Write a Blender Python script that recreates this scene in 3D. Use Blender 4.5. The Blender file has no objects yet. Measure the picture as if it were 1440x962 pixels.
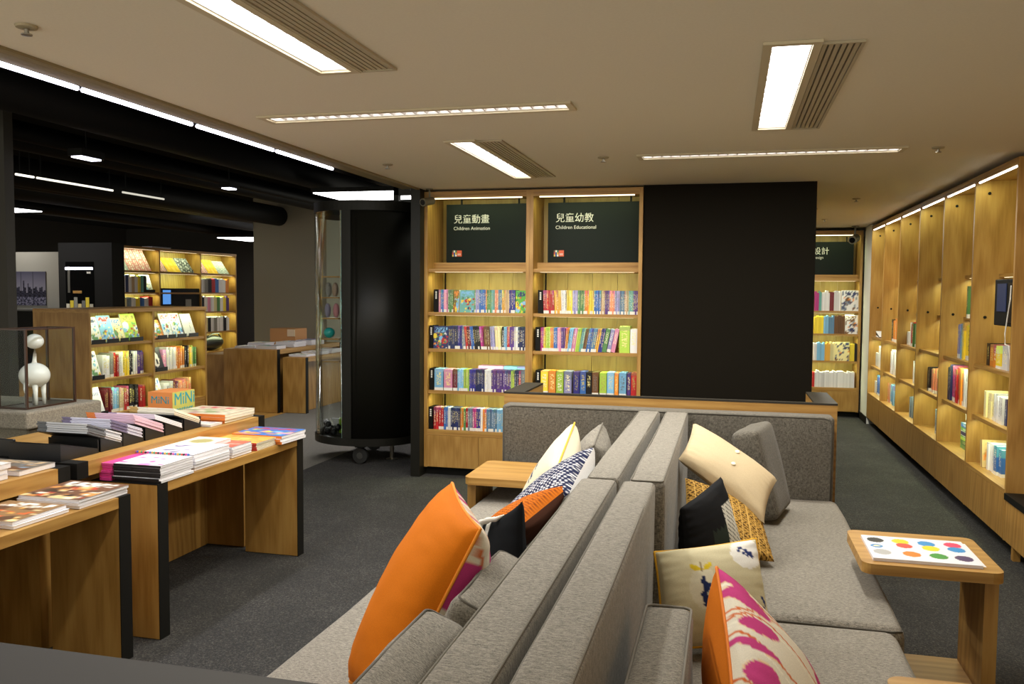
import bpy, bmesh, math, random
from mathutils import Vector, Matrix, noise
random.seed(7)
SC = bpy.context.scene
COL = SC.collection

# ---------------------------------------------------------------- camera, world, exposure
cam_d = bpy.data.cameras.new('camera'); cam = bpy.data.objects.new('camera', cam_d); COL.objects.link(cam)
cam_d.sensor_width = 36.0; cam_d.lens = 1207.6 * 36 / 1440; cam_d.clip_start = 0.05; cam_d.clip_end = 100
YAW, PITCH, ROLL = 0.247323, 0.0573336, -0.0076554
fw = Vector((-math.sin(YAW) * math.cos(PITCH), math.cos(YAW) * math.cos(PITCH), -math.sin(PITCH)))
rt0 = Vector((math.cos(YAW), math.sin(YAW), 0)); dn0 = fw.cross(rt0)
rt = rt0 * math.cos(ROLL) + dn0 * math.sin(ROLL); dn = -rt0 * math.sin(ROLL) + dn0 * math.cos(ROLL)
m3 = Matrix((rt, -dn, -fw)).transposed()
cam.matrix_world = Matrix.Translation((0, 0, 1.6)) @ m3.to_4x4()
SC.camera = cam
SC.view_settings.view_transform = 'Standard'; SC.view_settings.look = 'None'
SC.view_settings.gamma = 1.0; SC.view_settings.use_curve_mapping = False
SC.view_settings.exposure = 0.52
W = bpy.data.worlds.new('world'); SC.world = W; W.use_nodes = True
W.node_tree.nodes['Background'].inputs[0].default_value = (1.0, 0.965, 0.82, 1)
W.node_tree.nodes['Background'].inputs[1].default_value = 1.1
SC.cycles.use_denoising = True
SC.cycles.max_bounces = 6; SC.cycles.diffuse_bounces = 4; SC.cycles.glossy_bounces = 3; SC.cycles.transmission_bounces = 6
SC.cycles.caustics_reflective = False; SC.cycles.caustics_refractive = False
SC.cycles.sample_clamp_indirect = 4.0
P_CEIL, P_SHELF, P_STRIP, P_DARK = 24.0, 1.95, 6.0, 26.0     # lamp powers in watts

# ---------------------------------------------------------------- colours and material helpers
def lin(h):
    c = [int(h[i:i + 2], 16) / 255 for i in (0, 2, 4)]
    return tuple(x / 12.92 if x <= .04045 else ((x + .055) / 1.055) ** 2.4 for x in c)
class NT:
    def __init__(s, name):
        s.m = bpy.data.materials.new(name); s.m.use_nodes = True
        s.t = s.m.node_tree; s.b = s.t.nodes['Principled BSDF']
    def n(s, typ, ins=None, **props):
        nd = s.t.nodes.new(typ)
        for k, v in props.items(): setattr(nd, k, v)
        for k, v in (ins or {}).items(): s.set(nd, k, v)
        return nd
    def set(s, nd, k, v):
        sock = nd.inputs[k]
        if hasattr(v, 'is_output') or isinstance(v, bpy.types.NodeSocket): s.t.links.new(v, sock)
        else:
            if sock.type == 'RGBA' and len(v) == 3: v = (*v, 1)
            sock.default_value = v
    def p(s, **k):
        for a, v in k.items(): s.set(s.b, a.replace('_', ' '), v)
        return s
    def math(s, op, a, b=0.0, c=None):
        nd = s.n('ShaderNodeMath', {0: a, 1: b}, operation=op)
        if c is not None: s.set(nd, 2, c)
        return nd.outputs[0]
    def mix(s, f, a, b, blend='MIX'):
        nd = s.n('ShaderNodeMix', data_type='RGBA', blend_type=blend)
        s.set(nd, 0, f); s.set(nd, 6, a); s.set(nd, 7, b)
        return nd.outputs[2]
    def ramp(s, f, stops):
        nd = s.n('ShaderNodeValToRGB', {0: f}); e = nd.color_ramp.elements
        while len(e) < len(stops): e.new(.5)
        for i, (p, c) in enumerate(stops): e[i].position = p; e[i].color = (*c, 1)
        return nd.outputs[0]
    def noise(s, vec, scale, detail=3, rough=.55):
        nd = s.n('ShaderNodeTexNoise', {'Scale': scale, 'Detail': detail, 'Roughness': rough})
        if vec is not None: s.set(nd, 'Vector', vec)
        return nd.outputs[0]
    def coord(s, which='Object', scale=(1, 1, 1), loc=None):
        tc = s.n('ShaderNodeTexCoord')
        mp = s.n('ShaderNodeMapping', {'Vector': tc.outputs[which], 'Scale': scale})
        if loc is not None: s.set(mp, 'Location', loc)
        return mp.outputs[0]
    def bump(s, h, strength=.2, dist=.01):
        nd = s.n('ShaderNodeBump', {'Height': h, 'Strength': strength, 'Distance': dist})
        s.set(s.b, 'Normal', nd.outputs[0])
def plain(name, col, rough=.6, metal=0.0, **k):
    t = NT(name); c = lin(col) if isinstance(col, str) else col
    t.p(Base_Color=c, Roughness=rough, Metallic=metal, **k)
    return t.m
def emit(name, col, strength):
    t = NT(name); t.p(Base_Color=(0, 0, 0), Emission_Color=col, Emission_Strength=strength); return t.m
def wood(name, axis, a='a87e3f', b='90682d', c='b9924f', rough=.45):
    t = NT(name)
    sc = {'x': (1.2, 16, 16), 'y': (16, 1.2, 16), 'z': (16, 16, 1.2)}[axis]
    oi = t.n('ShaderNodeObjectInfo')
    off = t.n('ShaderNodeCombineXYZ', {0: t.math('MULTIPLY', oi.outputs['Random'], 37.0), 1: t.math('MULTIPLY', oi.outputs['Random'], 19.0), 2: t.math('MULTIPLY', oi.outputs['Random'], 23.0)})
    v = t.coord('Object', sc, off.outputs[0])
    big = t.noise(v, 1.0, 4, .6)
    fine = t.noise(t.coord('Object', tuple(x * 4.5 for x in sc), off.outputs[0]), 1.0, 2, .6)
    wv = t.n('ShaderNodeTexWave', {'Vector': t.coord('Object', {'x': (.5, 5, 5), 'y': (5, .5, 5), 'z': (5, 5, .5)}[axis], off.outputs[0]), 'Scale': 1.6, 'Distortion': 7.0, 'Detail': 2.0, 'Detail Scale': 1.2}, wave_type='RINGS')
    f = t.math('ADD', t.math('MULTIPLY', big, .38), t.math('ADD', t.math('MULTIPLY', fine, .36), t.math('MULTIPLY', wv.outputs[0], .20)))
    col = t.ramp(f, [(.26, lin(b)), (.48, lin(a)), (.74, lin(c))])
    t.p(Base_Color=col, Roughness=rough); t.bump(fine, .08, .002)
    return t.m
WX, WY, WZ = wood('oak_grain_across', 'x'), wood('oak_grain_along', 'y'), wood('oak_grain_upright', 'z')
BPLANK = wood('oak_back_plank', 'z', 'b8984f', 'a3823f', 'c6a65c')

def fabric(name, c1, c2, scale=420, bump=.35):
    t = NT(name); v = t.coord('Object')
    n1 = t.noise(t.coord('Object', (1, 5, 5)), scale * .16, 3, .75); n2 = t.noise(t.coord('Object', (5, 5, .8)), scale * .16, 3, .75)
    n3 = t.noise(t.coord('Object', (1, 3, 1)), 75, 3, .7)
    f = t.math('ADD', t.math('ADD', t.math('MULTIPLY', n1, .38), t.math('MULTIPLY', n2, .32)), t.math('MULTIPLY', n3, .30))
    t.p(Base_Color=t.ramp(f, [(.40, lin(c1)), (.60, lin(c2))]), Roughness=.92, Sheen_Weight=.08)
    t.bump(f, bump, .004); return t.m
SOFA = fabric('grey_heather_upholstery', '4b4741', '9d968b')
SOFA_D = fabric('darker_grey_tweed', '37332d', '746e64')
PIPE = plain('dark_piping', '4a463f', .9)

t = NT('dark_loop_carpet'); v = t.coord('Object')
f = t.noise(v, 120, 3, .85); g = t.noise(v, 3.0, 3, .6)
t.p(Base_Color=t.ramp(t.math('ADD', t.math('MULTIPLY', f, .85), t.math('MULTIPLY', g, .15)), [(.36, lin('0e0e0f')), (.52, lin('272625')), (.66, lin('575450'))]), Roughness=.97); t.bump(f, .6, .006); CARPET = t.m
t = NT('light_loop_carpet'); v = t.coord('Object'); f = t.noise(v, 190, 2, .8)
t.p(Base_Color=t.ramp(f, [(.35, lin('4c4a45')), (.7, lin('86827a'))]), Roughness=.97); t.bump(f, .6, .006); CARPET_L = t.m
t = NT('ceiling_paint'); f = t.noise(t.coord('Object'), 90, 2, .6)
t.p(Base_Color=t.ramp(f, [(.3, lin('dfd9c6')), (.7, lin('e3ddca'))]), Roughness=.85); t.bump(f, .04, .002); CEIL = t.m
BLACK = plain('matt_black_paint', '100f0c', .6, Specular_IOR_Level=.2)
BLKWALL = plain('dark_brown_black_panel', '1a1712', .8, Specular_IOR_Level=.06)
BLKCEIL = plain('black_ceiling_paint', '080808', .9, Specular_IOR_Level=.05)
DUCT = plain('black_duct_metal', '0c0c0c', .6, Specular_IOR_Level=.15)
METAL = plain('dark_powder_coat', '1a1914', .45, Specular_IOR_Level=.25)
EDGE = plain('black_edge_band', '12110e', .6, Specular_IOR_Level=.2)
GREYTOP = plain('dark_grey_laminate', '332f29', .6, Specular_IOR_Level=.2)
PILLAR = plain('warm_grey_pillar', '8c8676', .6)
WHITEWALL = plain('white_wall_paint', 'efece2', .8)
WHITE = plain('white_gloss', 'e8e6e2', .18)
PAPER = plain('paper_pages', 'e4e2e6', .85)
CREAMPAGE = plain('cream_pages', 'e0d9c4', .85)
STEEL = plain('brushed_steel', '9a968c', .35, .9)
t = NT('clear_glass'); t.p(Base_Color=(.93, .97, .95), Roughness=.0, IOR=1.1, Transmission_Weight=1.0); GLASS = t.m
t = NT('thin_glass'); tr = t.n('ShaderNodeBsdfTransparent', {0: (.955, .975, .965)}); gl = t.n('ShaderNodeBsdfGlossy', {'Roughness': .02})
fr = t.n('ShaderNodeLayerWeight', {'Blend': .12}); ms = t.n('ShaderNodeMixShader', {0: t.math('MULTIPLY', fr.outputs['Fresnel'], .6), 1: tr.outputs[0], 2: gl.outputs[0]})
t.t.links.new(ms.outputs[0], t.t.nodes['Material Output'].inputs[0]); TGLASS = t.m
LAMPWHITE = emit('lamp_diffuser', (1, .97, .98), 6.0)
LEDWARM = emit('warm_led_strip', (1, .86, .55), 2.2)
LEDWHITE = emit('white_led_strip', (1, .95, .88), 5.0)
LEDCOOL = emit('cool_led_tube', (.86, .84, 1), 6.0)
t = NT('stone_grain'); f = t.noise(t.coord('Object'), 120, 3, .7)
t.p(Base_Color=t.ramp(f, [(.3, lin('6d675b')), (.7, lin('9b9484'))]), Roughness=.9); t.bump(f, .5, .01); STONE = t.m
t = NT('painted_by_vertex'); at = t.n('ShaderNodeAttribute', attribute_name='col'); t.p(Base_Color=at.outputs['Color'], Roughness=.5); VCOL = t.m
t = NT('printed_fabric'); at = t.n('ShaderNodeAttribute', attribute_name='col'); f = t.noise(t.coord('Object'), 500, 2, .7)
t.p(Base_Color=t.mix(.3, at.outputs['Color'], t.ramp(f, [(.3, (.3, .3, .3)), (.7, (1, 1, 1))]), 'MULTIPLY'), Roughness=.9, Specular_IOR_Level=.15); t.bump(f, .15, .002); VFAB = t.m

# book covers take the colour of the object; print on the spine comes from noise in the book's own box
t = NT('printed_book_cover'); oi = t.n('ShaderNodeObjectInfo'); tc = t.n('ShaderNodeTexCoord')
sp = t.n('ShaderNodeSeparateXYZ', {0: tc.outputs['Generated']}); gx, gy, gz = sp.outputs
rn = oi.outputs['Random']
rng = lambda v, a, b: t.math('MULTIPLY', t.math('GREATER_THAN', v, a), t.math('LESS_THAN', v, b))
vec = t.n('ShaderNodeCombineXYZ', {0: t.math('ADD', t.math('MULTIPLY', gx, 2.2), t.math('MULTIPLY', rn, 91.0)), 1: t.math('MULTIPLY', rn, 41.0), 2: t.math('MULTIPLY', gz, 13.0)})
ns = t.noise(vec.outputs[0], 2.0, 1, .5)
lo = t.math('ADD', .16, t.math('MULTIPLY', rn, .22))
title = t.math('MULTIPLY', t.math('GREATER_THAN', ns, .53), t.math('MULTIPLY', rng(gx, .22, .78), rng(gz, lo, .86)))
r2 = t.math('FRACT', t.math('MULTIPLY', rn, 13.7)); r3 = t.math('FRACT', t.math('MULTIPLY', rn, 57.3)); r4 = t.math('FRACT', t.math('MULTIPLY', rn, 101.9))
hs = t.n('ShaderNodeHueSaturation', {'Hue': t.math('ADD', .41, t.math('MULTIPLY', r2, .18)), 'Saturation': .85, 'Value': t.math('ADD', .55, t.math('MULTIPLY', r3, .6)), 'Color': oi.outputs['Color']})
c = oi.outputs['Color']
c = t.mix(t.math('MULTIPLY', t.math('GREATER_THAN', gz, t.math('ADD', .62, t.math('MULTIPLY', r4, .5))), .9), c, hs.outputs[0])
c = t.mix(t.math('MULTIPLY', title, .85), c, t.ramp(r2, [(.0, lin('f2efe6')), (.55, lin('f4e27a')), (.8, lin('23202c')), (1, lin('e9e4da'))]))
c = t.mix(t.math('MULTIPLY', t.math('LESS_THAN', gz, .13), t.math('GREATER_THAN', r3, .45)), c, lin('e6e3dc'))
t.p(Base_Color=c, Roughness=.38); BOOKMAT = t.m

HEX = dict(pink='dc8fae', blue='3c6db4', green='5c8f55', olive='7d6a2a', teal='6aa8a0', lavender='9a97c4', orange='e08a34', salmon='df8a66', denim='5a7f9e', amber='e3ab45', tan='c2a57e', indigo='37348a', leafgreen='58a838', navy='27305e', slate='7c8a98', red='b5282c', maroon='6e1f2a', black='17161a', magenta='b83483', brown='6d4a2c', cream='e3d79f', skyblue='7fb7dc', purple='5b3a86', white='e2e0e0', lime='a6c64a', yellow='ecd03c', grey='8a8780')
RGB = {k: lin(v) for k, v in HEX.items()}

# ---------------------------------------------------------------- mesh helpers
def worg(o):
    v = Vector((0, 0, 0))
    while o is not None: v += Vector(o.location); o = o.parent
    return v
class MB:
    """collects verts and faces (world coordinates); build() links them as ONE mesh object"""
    def __init__(s): s.v = []; s.f = []; s.mi = []; s.c = None
    def add(s, vs, fs, mi=0):
        o = len(s.v); s.v += [tuple(p) for p in vs]; s.f += [tuple(i + o for i in f) for f in fs]; s.mi += [mi] * len(fs); return s
    def box(s, x0, x1, y0, y1, z0, z1, mi=0, rot=None, piv=None):
        vs = [Vector((x, y, z)) for z in (z0, z1) for y in (y0, y1) for x in (x0, x1)]
        if rot is not None:
            pv = Vector(piv) if piv else Vector(((x0 + x1) / 2, (y0 + y1) / 2, (z0 + z1) / 2)); vs = [rot @ (p - pv) + pv for p in vs]
        return s.add(vs, [(0, 2, 3, 1), (4, 5, 7, 6), (0, 1, 5, 4), (2, 6, 7, 3), (0, 4, 6, 2), (1, 3, 7, 5)], mi)
    def rbox(s, x0, x1, y0, y1, z0, z1, r=.01, seg=2, mi=0, fn=None, sub=0):
        bm = bmesh.new(); bmesh.ops.create_cube(bm, size=1)
        for v in bm.verts: v.co = Vector(((x0 + x1) / 2 + v.co.x * (x1 - x0), (y0 + y1) / 2 + v.co.y * (y1 - y0), (z0 + z1) / 2 + v.co.z * (z1 - z0)))
        bmesh.ops.bevel(bm, geom=bm.edges[:], offset=r, segments=seg, profile=.5, affect='EDGES')
        if sub:
            long = [e for e in bm.edges if e.calc_length() > 3 * r]
            bmesh.ops.subdivide_edges(bm, edges=long, cuts=sub, use_grid_fill=True)
        if fn:
            for v in bm.verts: v.co = fn(v.co)
        bm.verts.index_update()
        s.add([v.co.copy() for v in bm.verts], [[v.index for v in f.verts] for f in bm.faces], mi); bm.free(); return s
    def prism(s, pts, axis, a0, a1, mi=0):
        """pts: 2D outline; axis 'x': (y,z), 'y': (x,z), 'z': (x,y)"""
        def P(q, a): return {'x': (a, q[0], q[1]), 'y': (q[0], a, q[1]), 'z': (q[0], q[1], a)}[axis]
        n = len(pts); vs = [P(q, a0) for q in pts] + [P(q, a1) for q in pts]
        fs = [tuple(range(n))[::-1], tuple(range(n, 2 * n))] + [(i, (i + 1) % n, (i + 1) % n + n, i + n) for i in range(n)]
        return s.add(vs, fs, mi)
    def tube(s, pts, r, seg=8, mi=0, closed=False, rs=None):
        pts = [Vector(p) for p in pts]; n = len(pts); vs = []
        for i, p in enumerate(pts):
            a = pts[(i - 1) % n] if (closed or i) else p; b = pts[(i + 1) % n] if (closed or i < n - 1) else p
            d = (b - a).normalized() if (b - a).length > 1e-9 else Vector((0, 0, 1))
            u = d.cross(Vector((0, 0, 1))); u = u.normalized() if u.length > .05 else d.cross(Vector((1, 0, 0))).normalized()
            w = d.cross(u); rr = rs[i] if rs else r
            vs += [p + (u * math.cos(2 * math.pi * k / seg) + w * math.sin(2 * math.pi * k / seg)) * rr for k in range(seg)]
        fs = []
        for i in range(n if closed else n - 1):
            j = (i + 1) % n
            fs += [(i * seg + k, i * seg + (k + 1) % seg, j * seg + (k + 1) % seg, j * seg + k) for k in range(seg)]
        if not closed: fs += [tuple(range(seg))[::-1], tuple((n - 1) * seg + k for k in range(seg))]
        return s.add(vs, fs, mi)
    def lathe(s, prof, c, seg=24, mi=0, axis='z'):
        vs = []; n = len(prof)
        for r, h in prof:
            for k in range(seg):
                a = 2 * math.pi * k / seg; q = (r * math.cos(a), r * math.sin(a), h)
                if axis == 'x': q = (q[2], q[0], q[1])
                if axis == 'y': q = (q[0], q[2], q[1])
                vs.append((c[0] + q[0], c[1] + q[1], c[2] + q[2]))
        fs = [(i * seg + k, i * seg + (k + 1) % seg, (i + 1) * seg + (k + 1) % seg, (i + 1) * seg + k) for i in range(n - 1) for k in range(seg)]
        fs += [tuple(range(seg))[::-1], tuple((n - 1) * seg + k for k in range(seg))]
        return s.add(vs, fs, mi)
    def mesh(s, name, mats, org=(0, 0, 0), smooth=False, cols=None):
        me = bpy.data.meshes.new(name); o = Vector(org)
        me.from_pydata([Vector(p) - o for p in s.v], [], s.f)
        for m in (mats if isinstance(mats, (list, tuple)) else [mats]): me.materials.append(m)
        me.polygons.foreach_set('material_index', s.mi)
        bm = bmesh.new(); bm.from_mesh(me); bmesh.ops.recalc_face_normals(bm, faces=bm.faces[:]); bm.to_mesh(me); bm.free()
        if smooth:
            for p in me.polygons: p.use_smooth = True
        if cols is not None:
            at = me.color_attributes.new('col', 'FLOAT_COLOR', 'POINT')
            at.data.foreach_set('color', [x for c in cols for x in (*c, 1.0)])
        return me
    def build(s, name, mats, parent=None, smooth=False, cols=None, org=None):
        if parent is not None: org = worg(parent)
        elif org is None:
            xs, ys, zs = zip(*s.v); org = ((min(xs) + max(xs)) / 2, (min(ys) + max(ys)) / 2, min(zs))
        o = bpy.data.objects.new(name, s.mesh(name, mats, org, smooth, cols)); COL.objects.link(o)
        if parent is not None: o.parent = parent
        else: o.location = org
        return o
def bx(*a, **k): return MB().box(*a, **k)
def tag(o, label=None, cat=None, group=None, kind=None):
    if label: o['label'] = label
    if cat: o['category'] = cat
    if group: o['group'] = group
    if kind: o['kind'] = kind
    return o
def thing(name, loc, label, cat, group=None):
    o = bpy.data.objects.new(name, None); COL.objects.link(o); o.location = loc; o.empty_display_size = .1
    return tag(o, label, cat, group)
def struct(name, mb, m, parent=None, label=None):
    o = mb.build(name, m, parent)
    if parent is None: o['kind'] = 'structure'
    if label: o['label'] = label
    return o
def area(name, loc, sx, sy, power, col=(1, .95, .88), rot=(0, 0, 0), parent=None, spread=math.pi):
    d = bpy.data.lights.new(name, 'AREA'); d.shape = 'RECTANGLE'; d.size = sx; d.size_y = sy; d.energy = power; d.color = col; d.spread = spread
    o = bpy.data.objects.new(name, d); COL.objects.link(o); o.rotation_euler = rot
    if parent is not None: o.parent = parent; o.location = Vector(loc) - worg(parent)
    else: o.location = loc
    return o
def text(name, body, loc, size, mat, parent=None, rot=(math.pi / 2, 0, 0), ext=.0005, align='LEFT'):
    cu = bpy.data.curves.new(name, 'FONT'); cu.body = body; cu.size = size; cu.extrude = ext; cu.align_x = align
    tmp = bpy.data.objects.new('tmp', cu); COL.objects.link(tmp); bpy.context.view_layer.update()
    me = bpy.data.meshes.new_from_object(tmp.evaluated_get(bpy.context.evaluated_depsgraph_get())); bpy.data.objects.remove(tmp)
    me.materials.clear(); me.materials.append(mat); o = bpy.data.objects.new(name, me); COL.objects.link(o); o.rotation_euler = rot
    if parent is not None: o.parent = parent; o.location = Vector(loc) - worg(parent)
    else: o.location = loc
    return o
def ordn(n): return f"{n}{'th' if 10 <= n % 100 <= 20 else {1: 'st', 2: 'nd', 3: 'rd'}.get(n % 10, 'th')}"
def tone(c, k=.12):
    f = 1 + random.uniform(-k, k); return tuple(min(1, max(0, x * f)) for x in c)

# unit book: thickness along x (centred), spine at y=0, depth to y=1, z 0..1
def unit_book():
    m = MB(); e = .06
    m.box(-.5, .5, 0, .03, 0, 1); m.box(-.5, -.5 + e, .03, 1, 0, 1); m.box(.5 - e, .5, .03, 1, 0, 1)
    m.box(-.5 + e, .5 - e, .03, .97, .015, .975, 1); return m.mesh('book', [BOOKMAT, PAPER])
BOOKME = unit_book()
mbx = MB().box(-.5, .5, 0, 1, 0, 1); BOXME = mbx.mesh('box_set', [BOOKMAT])
def book(name, loc, w, d, h, col, label, cat='book', group=None, rotz=0, lean=0, me=None, flat=False):
    o = bpy.data.objects.new(name, me or BOOKME); COL.objects.link(o); o.location = loc; o.scale = (w, d, h)
    o.rotation_mode = 'XYZ'; o.rotation_euler = (0, math.radians(lean), rotz); o.color = (*col, 1)
    return tag(o, label, cat, group)
# printed cover: grid painted by a function of (u, v)
def art(seed, bg, pal, title=None, pic=True):
    r = random.Random(seed); bl = [(r.uniform(.03, .97), r.uniform(.03, .68), r.uniform(.1, .24), r.uniform(.06, .16), r.choice(pal[:3] + [bg])) for _ in range(5)] + [(r.uniform(.03, .97), r.uniform(.03, .7), r.uniform(.02, .09), r.uniform(.015, .06), r.choice(pal)) for _ in range(34)]
    tb = title or r.choice(pal); ph = r.uniform(0, 9)
    def f(u, v):
        c = bg
        if pic:
            for x, y, a, b, k in bl:
                if ((u - x) / a) ** 2 + ((v - y) / b) ** 2 < 1: c = k
        if .76 < v < .93 and .08 < u < .92 and noise.noise((u * 11 + ph, v * 14, ph)) > -.05: c = tb
        if .70 < v < .735 and .1 < u < .7 and math.sin(u * 70 + ph) > -.4: c = tb
        return c
    return f
def panel_grid(mb_cols, o, ux, vx, nx, ny, fn):
    """adds a painted grid spanned by o + u*ux + v*vx; returns the colours"""
    mb, cols = mb_cols; o = Vector(o); ux = Vector(ux); vx = Vector(vx)
    vs = [o + ux * (i / nx) + vx * (j / ny) for j in range(ny + 1) for i in range(nx + 1)]
    fs = [(j * (nx + 1) + i, j * (nx + 1) + i + 1, (j + 1) * (nx + 1) + i + 1, (j + 1) * (nx + 1) + i) for j in range(ny) for i in range(nx)]
    mb.add(vs, fs); cols += [fn(i / nx, j / ny) for j in range(ny + 1) for i in range(nx + 1)]
def slab_art(o, ux, vx, thick, fn, nx=20, ny=26, side=(.8, .8, .8)):
    """a thin book with painted front face at o..o+ux+vx, thickness behind it"""
    mb = MB(); cols = []; ux = Vector(ux); vx = Vector(vx); n = ux.cross(vx).normalized(); o = Vector(o)
    panel_grid((mb, cols), o, ux, vx, nx, ny, fn)
    q = [o, o + ux, o + ux + vx, o + vx]; vs = [p - n * .0004 for p in q] + [p - n * thick for p in q]
    mb.add(vs, [(0, 1, 5, 4), (1, 2, 6, 5), (2, 3, 7, 6), (3, 0, 4, 7), (4, 5, 6, 7)]); cols += [side] * 8
    return mb, cols

# ================================================================ THE SETTING
CZ = 2.48
XL = -2.575            # left edge of the beige ceiling
XR = 1.686             # front plane of the shelving along the right wall
YB = 7.05              # front plane of the bookcase wall ahead
struct('floor', bx(-3.67, 3.2, -.7, 13, -.12, 0), CARPET)
struct('floor_light_carpet', bx(-5.62, -3.67, -.7, 19, -.12, 0), CARPET_L)
fw_ = thing('floor_wood', (-9.8, 8.75, -.12), None, None); fw_['kind'] = 'structure'
for i in range(28):     # boards of the wood floor in the far hall
    x = -14 + i * .3
    if x > -5.65: break
    bx(x, min(x + .297, -5.62), -.7, 19, -.12, 0).build('plank', WY, fw_)
# beige ceiling with openings for lamps and vents
HOLES = [(-1.60, -1.47, 1.63, 3.19), (-1.43, -1.30, 1.63, 3.21), (-1.60, -1.47, 4.82, 6.39), (-1.43, -1.30, 4.84, 6.39),
         (.125, .265, 3.20, 4.77), (.295, .425, 3.22, 4.80), (-2.30, -.755, 3.96, 4.07), (-.56, .97, 5.545, 5.665), (.69, .82, 9.3, 10.85)]
def ceiling_mesh():
    m = MB(); X0, X1, Y0, Y1 = XL, 3.2, -1.5, 13
    xs = sorted({X0, X1, *[h[0] for h in HOLES], *[h[1] for h in HOLES]}); ys = sorted({Y0, Y1, *[h[2] for h in HOLES], *[h[3] for h in HOLES]})
    for a, b in zip(xs, xs[1:]):
        run = None
        for c, d in list(zip(ys, ys[1:])) + [(None, None)]:
            inside = c is None or any(h[0] <= a and b <= h[1] and h[2] <= c and d <= h[3] for h in HOLES)
            if inside:
                if run: m.box(a, b, run[0], run[1], CZ, CZ + .02)
                run = None
            else: run = (run[0], d) if run else (c, d)
    return m
struct('ceiling', ceiling_mesh(), CEIL)
struct('ceiling_backing', bx(XL + .02, 3.2, -1.5, 13, CZ + .09, CZ + .12), BLKCEIL)
struct('trim_1', bx(XL - .035, XL, -1.5, 7.02, CZ - .012, CZ + .10), plain('ceiling_edge_trim', '8a7c5c', .6), label='thin beige edge trim of the ceiling')
struct('trim_2', bx(XL - .185, XL - .036, -1.5, 7.02, CZ + .004, CZ + .12), plain('olive_soffit', '7d7050', .8), label='olive soffit strip beside the tube lights')
struct('ceiling_dark', bx(-15, XL + .02, -1.5, 20, 3.15, 3.2), BLKCEIL)
struct('wall_back', bx(-2.57, .64, YB + .45, YB + .62, 0, CZ), BLKWALL)
struct('wall_panel', bx(-.69, .64, YB + .02, YB + .449, 0, CZ - .001), BLKWALL, label='plain black wall panel between bookcases')
struct('wall_far', bx(.64, 3.2, 12.42, 12.6, 0, CZ), WHITEWALL)
struct('wall_right', bx(2.15, 2.3, -1.5, 12.42, 0, CZ), plain('wall_behind_shelves', 'b3905a', .7))
struct('wall_return', bx(XR, 2.149, 11.40, 11.93, .0, CZ - .001), WHITEWALL, label='white wall end beside the far bookcase')
struct('baseboard_return', bx(XR - .012, XR - .0005, 11.40, 11.93, 0, .09), BLACK)
struct('wall_hall_end', bx(-15, -2.4, 19, 19.2, 0, 3.15), plain('dark_hall_wall', '15120d', .8))
struct('wall_hall_side', bx(-15.2, -15, -1.5, 19, 0, 3.15), plain('dark_hall_side', '15120d', .8))
struct('wall_behind_panel', bx(-2.57, .64, YB + .62, 13, 0, CZ), BLKWALL)

# black post left of the bookcase wall and header beam above the display case
struct('pillar_black', bx(-2.655, -2.572, YB - .10, YB + .45, 0, CZ + .1), METAL, label='slim black post beside the oak bookcase')
struct('beam_black', bx(-2.78, -2.66, 6.2, 9.4, 2.50, 2.62), METAL, label='black beam above the curved display case')
struct('beam_strut', bx(-3.06, -3.01, 7.56, 7.62, 2.43, 2.62), METAL, label='black strut above the curved display case'); struct('beam_cross', bx(-3.06, -2.78, 7.56, 7.62, 2.5, 2.62), METAL, label='short black crossbar over the curved display case')
pl = struct('pillar_grey', bx(-7.45, -6.65, 13.0, 13.8, 0, 3.15), PILLAR, label='square warm grey pillar behind the far tables')
bx(-7.79, -7.46, 13.02, 13.8, 0, 3.15).build('pillar_panel', PILLAR, pl); bx(-6.64, -6.45, 13.02, 13.8, 0, 3.15).build('pillar_panel', PILLAR, pl)
pl2 = struct('pillar_left', bx(-5.95, -5.52, 5.6, 5.69, 0, 3.15), plain('dark_grey_pillar', '35322a', .7), label='dark grey pillar at the picture edge')

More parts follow.
